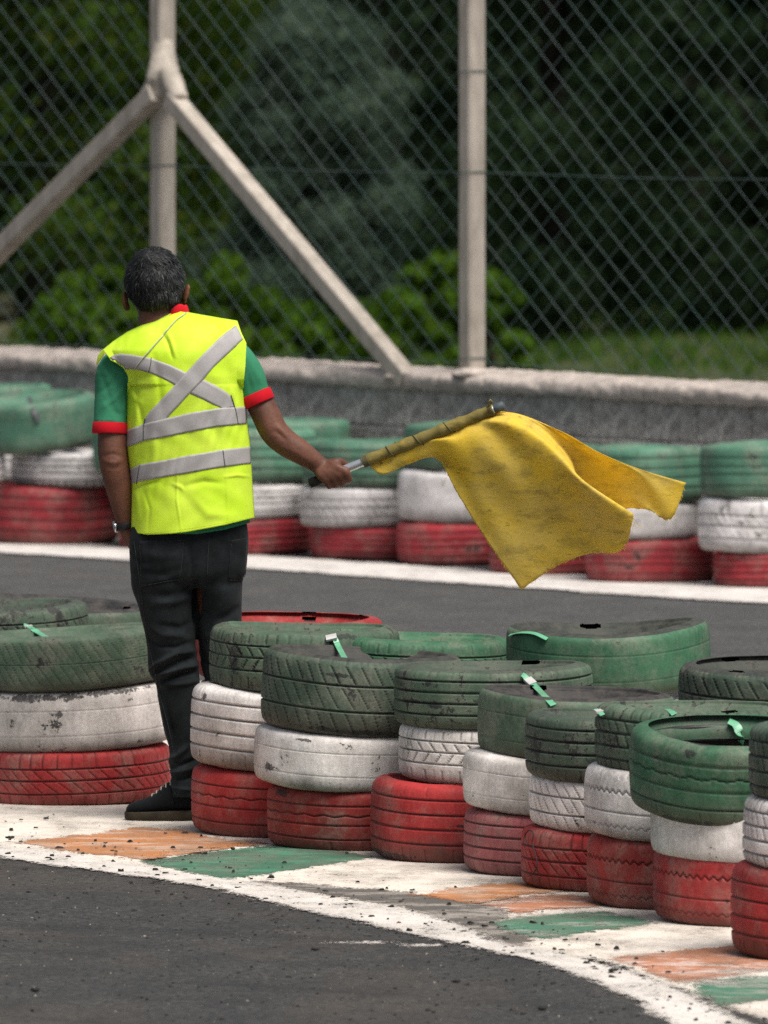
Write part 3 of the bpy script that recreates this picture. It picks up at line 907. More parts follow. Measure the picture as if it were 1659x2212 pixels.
def painted(name, uvp, z, mat, nu=110, nv=60, pad=.07):
    """a thin layer of paint covering the polygon uvp; carries the distance to its outline"""
    g = np.array([tuple(G(u, v, z))[:2] for u, v in uvp])
    up = np.array(uvp, float)
    u0, u1 = up[:, 0].min() - 30, up[:, 0].max() + 30
    v0, v1 = up[:, 1].min() - 8, up[:, 1].max() + 8
    U, V = np.meshgrid(np.linspace(u0, u1, nu), np.linspace(v0, v1, nv))
    pts = np.array([tuple(G(u, v, z)) for u, v in zip(U.ravel(), V.ravel())])
    x, y = pts[:, 0], pts[:, 1]
    best = np.full(len(x), 1e9)
    ins = np.zeros(len(x), bool)
    for k in range(len(g)):
        ax, ay = g[k]
        bx, by = g[(k + 1) % len(g)]
        dx, dy = bx - ax, by - ay
        t_ = np.clip(((x - ax) * dx + (y - ay) * dy * .25) / (dx * dx + dy * dy * .25 + 1e-9), 0, 1)
        best = np.minimum(best, np.hypot(x - ax - t_ * dx, (y - ay - t_ * dy) * .5))
        c_ = ((ay > y) != (by > y)) & (x < dx * (y - ay) / (dy + 1e-12) + ax)
        ins ^= c_
    sdv = np.where(ins, best, -best)
    i_ = np.arange(nv - 1)[:, None] * nu
    k_ = np.arange(nu - 1)[None, :]
    q = np.stack([i_ + k_, i_ + nu + k_, i_ + nu + k_ + 1, i_ + k_ + 1], -1).reshape(-1, 4)
    q = q[(sdv[q] > -pad).any(1)]
    used = np.unique(q)
    mp = np.zeros(len(x), int)
    mp[used] = np.arange(len(used))
    o = obj(name, mesh_np(name, pts[used], mp[q], dict(sd=sdv[used])), mat)
    o['kind'] = 'structure'
    return o
painted('painted_kerb', [(-200, 1800), (0, 1836), (200, 1862), (400, 1892), (560, 1915), (700, 1940), (860, 1968), (1000, 2000), (1115, 2045), (1300, 2075), (1450, 2130), (1700, 2215), (2100, 2300), (2300, 2100), (1700, 1660), (1300, 1530), (900, 1480), (300, 1470), (-400, 1500)], 0.0052, M_KW, 200, 180, .2)
painted('kerb_marking', [(35, 1820), (180, 1803), (290, 1788), (400, 1795), (505, 1815), (585, 1822), (460, 1838), (320, 1858), (180, 1842)], 0.0064, M_KO)
painted('kerb_marking', [(300, 1860), (440, 1840), (590, 1822), (700, 1835), (815, 1851), (700, 1868), (560, 1892), (480, 1900), (400, 1884)], 0.0064, M_KG)
painted('scuffed_patch', [(500, 1902), (700, 1911), (900, 1928), (1010, 1942), (1120, 1960), (1075, 1988), (1160, 2012), (1120, 2042), (1010, 2003), (880, 1966), (740, 1938), (600, 1918)], 0.0064, M_KGREY, 160, 70)
painted('kerb_marking', [(885, 1932), (980, 1918), (1130, 1905), (1250, 1918), (1150, 1930), (1035, 1952), (960, 1942)], 0.0076, M_KO)
painted('kerb_marking', [(1035, 1952), (1150, 1932), (1275, 1935), (1290, 1958), (1180, 1966), (1120, 1974)], 0.0076, M_KO2)
painted('kerb_marking', [(1060, 1992), (1180, 1975), (1300, 1968), (1425, 1992), (1300, 2008), (1175, 2027), (1090, 2010)], 0.0076, M_KG2)
painted('kerb_marking', [(1315, 2072), (1440, 2055), (1590, 2043), (1700, 2060), (1760, 2090), (1620, 2100), (1480, 2123), (1400, 2100)], 0.0064, M_KO2)
painted('kerb_marking', [(1480, 2125), (1580, 2112), (1720, 2100), (1800, 2140), (1660, 2158), (1560, 2170), (1520, 2150)], 0.0064, M_KG2)
up_ = [(-80, 1812), (0, 1824), (200, 1852), (400, 1884), (560, 1908), (700, 1934), (860, 1960), (960, 1985), (1035, 2018), (1090, 2042), (1180, 2052), (1300, 2078), (1400, 2112), (1500, 2155), (1620, 2215), (1740, 2290)]
lo_ = [(1560, 2290), (1450, 2212), (1370, 2157), (1290, 2117), (1200, 2088), (1115, 2064), (1000, 2040), (850, 2005), (650, 1962), (480, 1922), (330, 1896), (100, 1866), (0, 1850), (-80, 1838)]
painted('edge_line', up_ + lo_, 0.0088, M_KWL, 400, 160, .1)
M_FW = m_paint("far_white_line", (0.72, 0.68, 0.65), 0.12, 0.25, None, .12)
painted('far_line', [(-500, 1128), (0, 1162), (600, 1202), (1200, 1240), (1659, 1262), (2100, 1290), (2100, 1338), (1659, 1303), (1250, 1277), (700, 1238), (280, 1209), (0, 1193), (-500, 1160)], 0.008, M_FW, 260, 60, .3)
for (pu, pv, pl, ph_) in ((770, 2035, 70, 1.5), (905, 2041, 40, 1.2)):
    painted('paint_smear', [(pu - pl, pv), (pu, pv - ph_), (pu + pl, pv - 1), (pu + pl * .7, pv + ph_), (pu - pl * .5, pv + ph_)], 0.0056, M_KWL, 30, 8, .05)
gp = lambda l: [G(u, v) for u, v in l]
sheet('runoff', gp([(-900, 1060), (-500, 1128), (0, 1163), (600, 1203), (1200, 1241), (1659, 1263), (2300, 1300), (2300, 1180), (1659, 1170), (0, 1080), (-900, 1020)]), 0.004, m_asphalt("runoff_asphalt", 0.10, .5, False), .5, .01)

# crumbs of rubber and grit
M_CRUMB = simple("rubber_crumb", (0.012, 0.012, 0.013), (0.035, 0.033, 0.03), 60, 0.8, 0)
def crumbs(name, n, region, smin, smax, z, mat, sd_):
    r = np.random.default_rng(sd_)
    V, Q = [], []
    cube = np.array([[-1, -1, 0], [1, -1, 0], [1, 1, 0], [-1, 1, 0], [-.6, -.7, 1], [.7, -.5, 1], [.5, .6, .8], [-.5, .7, 1]], float)
    fq = np.array([[0, 3, 2, 1], [0, 1, 5, 4], [1, 2, 6, 5], [2, 3, 7, 6], [3, 0, 4, 7], [4, 5, 6, 7]])
    k = 0
    while k < n:
        u, v = region(r)
        p = G(u, v, z)
        s = smin + (smax - smin) * r.random() ** 4
        a = r.uniform(0, 6.28)
        c = cube * (1 + r.uniform(-.35, .35, cube.shape)) * np.array([s * r.uniform(.6, 1.8), s * r.uniform(.6, 1.2), s * r.uniform(.5, 1.1)])
        c = np.c_[c[:, 0] * math.cos(a) - c[:, 1] * math.sin(a), c[:, 0] * math.sin(a) + c[:, 1] * math.cos(a), c[:, 2]]
        V.append(c + np.array(p))
        Q.append(fq + 8 * k)
        k += 1
    me = mesh_np(name, np.vstack(V), np.vstack(Q), smooth=False)
    o = obj(name, me, mat)
    o['kind'] = 'stuff'
    tag(o, 'scattered black crumbs of worn rubber on the kerb and asphalt', 'debris')
    o['label'] = {'rubber_crumb': 'small black crumbs of tyre rubber strewn along the painted kerb', 'grit': 'fine dark grit scattered over the near asphalt', 'pale_grit': 'tiny pale stones scattered over the near asphalt'}[name]
    return o
_eu = np.array([p[0] for p in edge_n], float)
_ev = np.array([p[1] for p in edge_n], float)
def reg_kerb(r):
    u = r.uniform(-40, 1700)
    e = np.interp(u, _eu, _ev)
    return u, e + r.normal(-22, 38)
def reg_road(r):
    u = r.uniform(-60, 1700)
    e = np.interp(u, _eu, _ev)
    return u, e + 15 + abs(r.normal(0, 190))
crumbs('rubber_crumb', 800, reg_kerb, .0010, .0075, 0.0088, M_CRUMB, 5)
crumbs('grit', 2600, reg_road, .0009, .0050, 0.004, M_CRUMB, 6)
crumbs('pale_grit', 320, reg_road, .0008, .0026, 0.004, simple("pale_grit", (0.3, 0.25, 0.2), (0.45, 0.4, 0.33), 60, 0.8, 0), 8)
def chunk(u, v, s, lab, kx=1.0, z=.0135):
    m = MB()
    r = random.Random(int(u))
    me = None
    m.ellipsoid((0, 0, s * .55), (s * kx, s * .9, s * .6), n=10, m=7)
    me = m.mesh('rubber_chunk')
    for v_ in me.vertices:
        v_.co *= r.uniform(.75, 1.2)
        v_.co.z = max(0.0, v_.co.z)
    o = obj('rubber_chunk', me, M_CRUMB)
    o.location = G(u, v, z)
    tag(o, lab, 'debris', 'larger pieces of torn rubber')
chunk(503, 1836, .007, 'round black rubber lump on the painted kerb under the bright red tyre', z=.006)
chunk(22, 1812, .007, 'flat black rubber flake on the white paint at the frame edge', 2.0)
chunk(76, 2142, .009, 'black rubber lump on the asphalt near the lower corner', 1.3, .005)
chunk(1198, 2052, .006, 'small black lump on the white paint beside the worn line gap')
chunk(1325, 2098, .006, 'torn black strip on the white line below the orange stripe', 2.2)
chunk(985, 2122, .006, 'thin black strip on the asphalt below the line', 2.2, .005)
chunk(1172, 2182, .008, 'curled black scrap on the asphalt near the bottom', 1.4, .005)
chunk(680, 2053, .006, 'curly black shred on the asphalt, middle', 2.0, .005)

# ------------------------------------------------------------------ wall and fence
M_BLOCK = simple("concrete_block", (0.25, 0.235, 0.215), (0.70, 0.665, 0.61), 24.0, 0.95, 1.0, 0.02, 0.1)
M_MORTAR = simple("mortar", (0.24, 0.23, 0.21), (0.42, 0.40, 0.37), 30.0, 0.95, 0.6, 0.01, 0.1)
M_COPING = simple("coping_concrete", (0.42, 0.365, 0.325), (0.68, 0.59, 0.53), 14.0, 0.9, 0.8, 0.015, 0.1)
M_POST = simple("post_concrete", (0.35, 0.31, 0.262), (0.56, 0.50, 0.435), 12.0, 0.9, 0.4, 0.006, 0.1, stretch=(1, 1, .35))
WZ = 0.75
W0, W1 = G(0, 785, WZ), G(1659, 868, WZ)
TV = Vector((W1.x - W0.x, W1.y - W0.y, 0)).normalized()      # along the wall, towards the right
NV = Vector((-TV.y, TV.x, 0)) * -1
if NV.y > 0:
    NV = -NV                                                 # towards the track
ZV = Vector((0, 0, 1))
def wp(s, n, z):
    """s metres along the wall from its survey point, n metres towards the track from its front face"""
    return Vector((W0.x, W0.y, 0)) + TV * s + NV * n + ZV * z
wall = empty('block_wall', wp(0, 0, 0), 'low grey concrete block wall with pale coping under the fence', 'wall')
def wl_(p):
    return p - wall.location
core = MB().box(wl_(wp(4, -.11, .37)), (TV, NV, ZV), (9.0, .095, .37))
obj('wall_core', core.mesh('wall_core', False), M_MORTAR, wall)
bl = MB()
r = random.Random(4)
nb = 3
blocks = []
for k in range(3):
    b = MB()
    hx, hz, t = .1975, .0935, .02
    vs = [(-hx, -t, -hz), (hx, -t, -hz), (hx, -t, hz), (-hx, -t, hz), (-hx, 0, -hz), (hx, 0, -hz), (hx, 0, hz), (-hx, 0, hz),
          (-hx + .008, .006, -hz + .008), (hx - .008, .006, -hz + .008), (hx - .008, .006, hz - .008), (-hx + .008, .006, hz - .008)]
    vs = [(x + r.uniform(-.003, .003), y, z + r.uniform(-.003, .003)) for x, y, z in vs]
    b.add([TV * x + NV * y + ZV * z for x, y, z in vs], [(0, 1, 5, 4), (1, 2, 6, 5), (2, 3, 7, 6), (3, 0, 4, 7), (4, 5, 9, 8), (5, 6, 10, 9), (6, 7, 11, 10), (7, 4, 8, 11), (8, 9, 10, 11)])
    me = b.mesh('concrete_block', False)
    me.materials.append(M_BLOCK)
    blocks.append(me)
for row in range(4):
    for i in range(-4, 32):
        s = i * .4 + (.2 if row % 2 else 0) - .12
        o = obj('concrete_block', blocks[r.randrange(3)], None, wall)
        o.location = wl_(wp(s, r.uniform(-.0015, .002), WZ - .1 - row * .19 + .0))
# coping: rough sloped cap
cp = []
prof = [(.020, -.022), (.030, -.004), (.030, .02), (.026, .036), (.008, .050), (-.04, .063), (-.09, .072), (-.14, .074), (-.19, .066), (-.235, .04), (-.245, -.02)]
ns = 1100
rr = np.random.default_rng(2)
vs = []
for i in range(ns):
    s = -5 + 18 * i / (ns - 1)
    for j, (n, z) in enumerate(prof):
        w = .004 * math.sin(s * 3.1 + j) + .003 * math.sin(s * 11 + 2 * j) + rr.normal(0, .0030) + .0035 * math.sin(s * 37 + j * 2) * math.sin(s * 5.3)
        vs.append(wl_(wp(s, n + w * .7, WZ + z + w * (.9 if j > 1 else .9))))
fs = []
npf = len(prof)
for i in range(ns - 1):
    for j in range(npf - 1):
        fs.append((i * npf + j, (i + 1) * npf + j, (i + 1) * npf + j + 1, i * npf + j + 1))
cm = MB()
cm.add(vs, fs)
cme = cm.mesh('coping')
obj('coping', cme, M_COPING, wall)

fence = empty('chain_link_fence', wp(0, -.1, WZ), 'tall green chain-link fence on concrete posts with slanting braces', 'fence')
def fl(p):
    return p - fence.location
def s_of(u, n=-.09):
    """metre along the wall where the fence line is seen at u"""
    k = (u - 829.5) / F
    o = wp(0, n, 0)
    return (k * o.y - o.x) / (TV.x - k * TV.y)
def post_mesh(h):
    m = MB()
    a = .046
    for z0, z1 in ((0, h),):
        vs = []
        for z in np.linspace(z0, z1, 9):
            for x, y in ((-a, -a + .01), (-a + .01, -a), (a - .01, -a), (a, -a + .01), (a, a - .01), (a - .01, a), (-a + .01, a), (-a, a - .01)):
                vs.append(TV * (x + .0015 * math.sin(z * 7)) + NV * y + ZV * z)
        fs = []
        for i in range(8):
            for k in range(8):
                k2 = (k + 1) % 8
                fs.append((i * 8 + k, i * 8 + k2, i * 8 + 8 + k2, i * 8 + 8 + k))
        fs.append(tuple(range(64, 72)))
        m.add(vs, fs)
    me = m.mesh('post', False)
    me.materials.append(M_POST)
    return me
pm = post_mesh(2.75)
S1, S2 = s_of(352), s_of(1020)
SP_ = S2 - S1
for s in (S1 - SP_ - .3, S1, S2, S2 + SP_):
    o = obj('post', pm, None, fence)
    o.location = fl(wp(s, -.09, WZ - .03))
def brace(a, b, name='brace'):
    d = (b - a).normalized()
    side = NV
    up = side.cross(d).normalized()
    if up.z < 0:
        up = -up
    m = MB()
    L = (b - a).length
    h = .041
    vs = []
    for t in np.linspace(0, L, 14):
        for x, y in ((-h, -h + .007), (-h + .007, -h), (h - .007, -h), (h, -h + .007), (h, h - .007), (h - .007, h), (-h + .007, h), (-h, h - .007)):
            vs.append(a + d * t + side * x + up * y)
    fs = []
    for i in range(13):
        for k in range(8):
            k2 = (k + 1) % 8
            fs.append((i * 8 + k, i * 8 + k2, i * 8 + 8 + k2, i * 8 + 8 + k))
    fs += [tuple(range(7, -1, -1)), tuple(range(104, 112))]
    m.add([fl(v) for v in vs], fs)
    obj(name, m.mesh(name, False), M_POST, fence)
NBR = .0
def on_plane(u, v, n):
    s = s_of(u, n)
    q = wp(s, n, 0)
    return P(u, v, q.y)
brace(on_plane(372, 215, NBR), on_plane(882, 822, NBR))
brace(on_plane(338, 200, NBR), on_plane(-270, 810, NBR))
# mortar joint where the braces meet the post
jm = MB()
cj = on_plane(352, 190, -.06)
jm.tube([fl(on_plane(352, 88, -.09)), fl(on_plane(353, 140, -.07)), fl(on_plane(354, 178, -.05)), fl(on_plane(352, 215, -.04))], [.05, .068, .088, .062], 10)
jm.tube([fl(on_plane(360, 150, -.03)), fl(on_plane(374, 180, -.02)), fl(on_plane(388, 218, 0))], [.045, .052, .045], 10)
jm.tube([fl(on_plane(345, 165, -.03)), fl(on_plane(330, 195, -.02)), fl(on_plane(316, 228, 0))], [.045, .05, .043], 10)
jme = voxel(jm, .014, 2)
jc = coords(jme)
set_coords(jme, jc + normals(jme) * (rr.normal(0, .0016, len(jc)))[:, None])
obj('mortar_joint', jme, M_POST, fence)
# mortar lumps at the foot of post and brace
for (u, v, w) in ((1020, 808, .09), (872, 815, .09)):
    q = on_plane(u, v, -.03)
    mm = MB().ellipsoid((0, 0, 0), (w * 1.0, w * .8, w * .30), n=22, m=14)
    me = mm.mesh('footing')
    cc = coords(me)
    set_coords(me, cc * (1 + rr.normal(0, .06, (len(cc), 1))))
    o = obj('footing', me, M_COPING, fence)
    o.location = fl(q)
# the mesh
M_WIRE = simple("green_coated_wire", (0.045, 0.10, 0.09), (0.11, 0.135, 0.13), 2.2, 0.5, 0.0, spec=0.5)
hp = (47.4 / F) * 51.0 / TV.x / 2      # half a diamond, along the fence
vp = 31.0 / F * 51.0                   # half a diamond, upwards
wires = MB()
z_lo, z_hi = WZ + .05, WZ + 2.65
s_lo, s_hi = S1 - SP_ - .3, S2 + SP_
nz = int((z_hi - z_lo) / vp)
nw = int((s_hi - s_lo) / hp)
V, Q = [], []
base = 0
rad = .0021
for k in range(nw):
    pts = []
    for i in range(nz + 1):
        right = (i + k) % 2
        s = s_lo + (k + (.93 if right else .07)) * hp
        z = z_hi - i * vp
        d = .0035 if right else -.0035
        sway = .006 * math.sin(z * 3 + s * 1.3) + .004 * math.sin(s * 5)
        pts.append((s + sway, -.155 + d, z + .006))
        pts.append((s + sway, -.155 - d, z - .006))
    p = np.array([tuple(fl(wp(*q))) for q in pts])
    n = len(p)
    t = np.gradient(p, axis=0)
    t /= np.linalg.norm(t, axis=1)[:, None]
    a = np.cross(t, np.array(NV))
    a /= np.linalg.norm(a, axis=1)[:, None]
    b = np.cross(t, a)
    ring = []
    for m_ in range(5):
        an = 2 * math.pi * m_ / 5
        ring.append(p + rad * (a * math.cos(an) + b * math.sin(an)))
    V.append(np.stack(ring, 1).reshape(-1, 3))
    i = np.arange(n - 1)[:, None] * 5
    j = np.arange(5)[None, :]
    j2 = (j + 1) % 5
    Q.append(np.stack([i + j, i + j2, i + 5 + j2, i + 5 + j], -1).reshape(-1, 4) + base)
    base += n * 5
o = obj('wire_mesh', mesh_np('wire_mesh', np.vstack(V), np.vstack(Q)), M_WIRE, fence)
o['kind'] = 'stuff'
for z in (WZ + .10, WZ + .95 - .0, WZ + 1.85):
    m = MB().tube([fl(wp(s, -.15, z - .008 * math.sin((s - S1) / SP_ * math.pi) ** 2)) for s in np.linspace(s_lo, s_hi, 40)], .0020, 5)
    obj('tension_wire', m.mesh('tension_wire'), M_WIRE, fence)
for s in (S1, S2):
    for z in (WZ + .12, WZ + .95, WZ + 1.4):
        m = MB()
        q = [fl(wp(s + x, -.09 + y, z + .01 * x * 10)) for x, y in ((-.05, -.05), (-.05, .05), (.05, .05), (.05, -.05))]
        m.tube(q, .0025, 5)
        obj('tie_wire', m.mesh('tie_wire'), M_WIRE, fence)

# ------------------------------------------------------------------ vegetation beyond the fence
def foliage(clumps, n, size, sd_, flat=.7):
    r = np.random.default_rng(sd_)
    c = np.array([q[0] for q in clumps], float)
    rad = np.array([q[1] for q in clumps], float)
    w = rad[:, 0] * rad[:, 2]
    idx = r.choice(len(c), n, p=w / w.sum())
    d = r.normal(size=(n, 3))
    d /= np.linalg.norm(d, axis=1)[:, None]
    rr_ = r.random(n) ** .45
    p = c[idx] + d * rad[idx] * rr_[:, None] * (1 + r.normal(0, .12, (n, 1)))
    nn = d + r.normal(0, .8, (n, 3))
    nn /= np.linalg.norm(nn, axis=1)[:, None]
    a = np.cross(nn, r.normal(size=(n, 3)))
    a /= np.linalg.norm(a, axis=1)[:, None]
    b = np.cross(nn, a)
    s = size * r.uniform(.55, 1.3, (n, 1))
    L, Wd = a * s, b * s * .5
    v = np.stack([p - L, p - L * .1 + Wd + nn * s * .12, p + L, p - L * .1 - Wd], 1).reshape(-1, 3)
    q = np.arange(n * 4).reshape(-1, 4)
    return v, q
M_L1 = m_leaf("leaf_olive", (0.012, 0.034, 0.006), (0.045, 0.095, 0.010), (0.095, 0.100, 0.010))
M_L2 = m_leaf("leaf_greygreen", (0.045, 0.075, 0.050), (0.085, 0.120, 0.085), (0.050, 0.085, 0.046))
M_L3 = m_leaf("leaf_dark", (0.008, 0.018, 0.008), (0.018, 0.036, 0.015), (0.022, 0.042, 0.010))
M_L4 = m_leaf("leaf_bright", (0.035, 0.085, 0.006), (0.065, 0.135, 0.009), (0.085, 0.140, 0.012), 3.0)
M_L5 = m_leaf("leaf_deep", (0.006, 0.012, 0.007), (0.012, 0.022, 0.011), (0.014, 0.022, 0.009))
M_BARK = simple("bark", (0.02, 0.017, 0.014), (0.04, 0.034, 0.028), 12, 0.95, .6, .02, .1, stretch=(1, 1, .2))
KB = 1.75                  # the land falls away behind the wall; the trees stand lower and farther off
def zt(z):
    return CAMH - (CAMH - z) * KB
ZB = zt(0)
def tree(name, u, y, h, wid, mat, lab, sd_, n=9000, size=.075, low=.15, cat='tree', clumps=26, grp='trees and bushes beyond the fence'):
    """h height, wid crown half width in metres"""
    r = random.Random(sd_)
    zl = zt(h * low)
    y, wid, size, h = y * KB, wid * KB, size * KB, zt(h) - ZB
    low = (zl - ZB) / h
    x = (u - 829.5) / F * y
    root = empty(name, (x, y, ZB - .03), lab, cat, grp)
    cl = []
    for i in range(clumps):
        t = low + (1 - low) * ((i + .5) / clumps)
        prof = math.sin(math.pi * min(1, (t - low) / (1 - low) * .80 + .18)) ** .55
        an = i * 2.399 + r.uniform(-.3, .3)
        q = prof * wid * r.uniform(.3, .85)
        cr = wid * r.uniform(.26, .42)
        cl.append(((math.cos(an) * q, math.sin(an) * q, h * t), (cr, cr, cr * r.uniform(.6, .85))))
    v, q = foliage(cl, n, size, sd_)
    obj('crown' if cat == 'tree' else 'foliage', mesh_np('crown', v, q, smooth=False), mat, root)
    m = MB()
    pts = [(0, 0, 0), (.03, .02, h * .3), (-.03, 0, h * .6), (0, 0, h * .88)]
    m.tube(pts, [.05 * h ** .7, .04 * h ** .7, .025 * h ** .7, .01], 9)
    for c, rad in cl[::3]:
        s = (0, 0, c[2] * .55)
        m.tube([s, (c[0] * .5, c[1] * .5, c[2] * .8), c], [.016 * h ** .6, .011 * h ** .6, .004], 6)
    obj('trunk' if cat == 'tree' else 'stem', m.mesh('trunk'), M_BARK, root)
M_L2B = m_leaf('leaf_mid_green', (0.012, 0.028, 0.012), (0.032, 0.060, 0.026), (0.036, 0.062, 0.016))
tree('olive_tree', 90, 70, 4.6, 1.75, M_L1, 'olive green leafy tree filling the upper corner left of the braced post', 11, 44000, .036)
tree('olive_tree', 380, 75, 5.0, 1.2, M_L1, 'yellowish green tree behind the top of the braced post', 12, 26000, .036)
tree('round_tree', 678, 66, 2.36, .70, M_L2, 'rounded grey-green tree between the two posts', 13, 44000, .024, low=.22, clumps=44)
tree('dark_tree', 1190, 74, 4.6, 1.3, M_L2B, 'grey-green tree just right of the plain post', 14, 34000, .036, low=.04)
tree('dark_tree', 1480, 80, 5.4, 1.5, M_L3, 'dark leafy tree filling the far upper corner', 15, 22000, .045, low=.03)
tree('dark_tree', 830, 84, 5.5, 1.7, M_L3, 'dark tree rising behind the rounded grey-green one', 16, 18000, .05, low=.04)
tree('dark_tree', 1720, 72, 4.5, 1.0, M_L3, 'dark tree at the frame edge above the grass bank', 17, 16000, .045, low=.04)
tree('dark_tree', -60, 80, 5.0, 1.5, M_L3, 'dark tree behind the olive green one at the frame edge', 18, 8000, .08, low=.05)
tree('bright_bush', 205, 64, .95, .34, M_L4, 'bright green bush partly hidden by the head and shoulder', 27, 7000, .035, .12, 'bush', 14)
tree('bright_bush', 950, 65, 1.0, .34, M_L4, 'bright green bush left of the plain post', 28, 7000, .035, .12, 'bush', 14)
tree('bright_bush', 120, 62, .82, .38, M_L4, 'bright green bush left of the man above the coping', 21, 7000, .035, .12, 'bush', 12)
tree('bright_bush', 300, 63, .75, .30, M_L4, 'low bright bush just behind the man', 26, 5000, .035, .12, 'bush', 10)
tree('bright_bush', 480, 64, 1.0, .38, M_L4, 'bright green bush right of the head', 22, 7600, .035, .12, 'bush', 12)
tree('bright_bush', 640, 63, .72, .42, M_L4, 'low bright bush under the long brace', 23, 6000, .035, .12, 'bush', 12)
tree('bright_bush', 850, 63, .85, .36, M_L4, 'bright green bush between the brace foot and plain post', 24, 7000, .035, .12, 'bush', 12)
tree('bright_bush', 1065, 63, .95, .29, M_L4, 'bright green bush directly right of the plain post', 25, 7000, .035, .12, 'bush', 10)
# woodland mass behind
cl = []
r = random.Random(9)
for i in range(150):
    cl.append(((r.uniform(-15, 15), r.uniform(154, 168), r.uniform(-2, 12)), (2.1, 1.6, 1.6)))
v, q = foliage(cl, 42000, .23, 77)
o = obj('woodland', mesh_np('woodland', v, q, smooth=False), M_L5)
o['kind'] = 'stuff'
tag(o, 'dense dark wood behind the trees', 'wood')
hm = MB()
nx, ny = 60, 24
vs = []
for j in range(ny):
    for i in range(nx):
        x = -90 + 180 * i / (nx - 1)
        y = 172 + 80 * j / (ny - 1)
        vs.append((x, y, -2.2 + 22 * (1 - math.exp(-((y - 172) / 16.0))) + .6 * math.sin(x * .7 + y)))
hm.add(vs, [(j * nx + i, j * nx + i + 1, (j + 1) * nx + i + 1, (j + 1) * nx + i) for j in range(ny - 1) for i in range(nx - 1)])
obj('hill', hm.mesh('hill'), simple("hill_scrub", (0.012, 0.02, 0.01), (0.03, 0.045, 0.018), 1.5, .95, .6, .2), kind='structure')
# grass bank on the right
gb = MB()
nx, ny = 50, 20
vs = []
for j in range(ny):
    for i in range(nx):
        x = -8 + 22 * i / (nx - 1)
        y = 53 + 26 * j / (ny - 1)
        rise = .26 / (1 + math.exp(-(x - .9) * 2.2)) * min(1, max(0, (y - 56) / 9))
        vs.append((x * KB, y * KB, zt(-.02 + rise + .12 * max(0, min(1, (y - 56) / 10)) + .02 * math.sin(x * 3 + y))))
gb.add(vs, [(j * nx + i, j * nx + i + 1, (j + 1) * nx + i + 1, (j + 1) * nx + i) for j in range(ny - 1) for i in range(nx - 1)])
obj('grass_bank', gb.mesh('grass_bank'), simple("bank_soil", (0.07, 0.065, 0.025), (0.025, 0.055, 0.012), .9, .95, .5, .03), kind='structure')
r_ = np.random.default_rng(31)
n = 26000
gx = r_.uniform(-6, 7, n)
gy = r_.uniform(56, 78, n)
rise = .26 / (1 + np.exp(-(gx - .9) * 2.2)) * np.clip((gy - 56) / 9, 0, 1)
gz = -.02 + rise + .12 * np.clip((gy - 56) / 10, 0, 1)
hgt = r_.uniform(.03, .11, n)
keep = (np.sin(gx * 2.1 + gy * .6) + np.sin(gy * 1.1 - gx) + r_.normal(0, .5, n)) > -1.1
gx, gy, gz, hgt = gx[keep], gy[keep], gz[keep], hgt[keep]
n = len(gx)
gx, gy, gz, hgt = gx * KB, gy * KB, zt(gz), hgt * KB
an = r_.uniform(0, 6.28, n)
wd = .02
lx, ly = r_.normal(0, .03, n), r_.normal(0, .03, n)
p0 = np.c_[gx - np.cos(an) * wd, gy - np.sin(an) * wd, gz]
p1 = np.c_[gx + np.cos(an) * wd, gy + np.sin(an) * wd, gz]
p2 = np.c_[gx + lx, gy + ly, gz + hgt]
me = mesh_np('grass', np.stack([p0, p1, p2], 1).reshape(-1, 3), np.arange(n * 3).reshape(-1, 3), smooth=False)
o = obj('grass', me, m_leaf("grass_blades", (0.028, 0.085, 0.006), (0.050, 0.125, 0.012), (0.10, 0.10, 0.03)))
o['kind'] = 'stuff'
tag(o, 'rough grass on the bank behind the fence', 'grass')

# ------------------------------------------------------------------ the marshal
YP = 34.03                                      # distance of the man
def q3(u, v, dy=0.0):
    return P(u, v, YP + dy)
PX = YP / F                                     # metres per survey unit at the man
man = empty('person', G(372, 1770), 'man in yellow reflective vest, green polo and dark jeans, back turned, holding a flag', 'person')
def ml(p):
    return Vector(p) - man.location
def man_obj(name, me, mat, parent=None, **kw):
    """mesh given in world coordinates"""
    set_coords(me, coords(me) - np.array(man.location, np.float32))
    o = obj(name, me, mat, parent or man, **kw)
    return o

def m_skin():
    t = NT("skin")
    tc = t.n('ShaderNodeTexCoord').outputs['Object']
    a = t.noise(tc, 9.0, 4, 0.6)
    b = t.noise(tc, 130.0, 4, 0.7)
    c = t.mix(t.ramp(a, 0.35, 0.65), C4(0.098, 0.040, 0.025), C4(0.175, 0.072, 0.045))
    c = t.mix(t.ramp(b, 0.5, 0.72, 0, .6), c, C4(0.06, 0.026, 0.016))
    t.bump(b, 0.35, 0.002)
    t.set(t.b, 'Subsurface Weight', 0.06)
    t.set(t.b, 'Subsurface Radius', (0.01, 0.004, 0.002))
    return t.fin(c, 0.55, 0.35)
M_SKIN = m_skin()
def m_cloth(name, c1, c2, weave=0.25, scale=8.0, fine=350.0):
    t = NT(name)
    tc = t.n('ShaderNodeTexCoord').outputs['Object']
    a = t.noise(tc, scale, 5, 0.6)
    b = t.noise(tc, fine, 3, 0.7)
    c = t.mix(t.ramp(a, 0.35, 0.68), C4(*c1), C4(*c2))
    c = t.mix(t.ramp(b, 0.4, 0.75, 0, weave), c, C4(*[x * .45 for x in c1]))
    t.bump(t.math('ADD', a, t.math('MULTIPLY', b, 0.5)), 0.3, 0.003)
    t.set(t.b, 'Sheen Weight', 0.03)
    return t.fin(c, 0.85, 0.15)
M_POLO = m_cloth("polo_green", (0.030, 0.185, 0.095), (0.055, 0.27, 0.15))
M_CUFF = m_cloth("polo_red", (0.50, 0.006, 0.015), (0.62, 0.010, 0.022), .15)
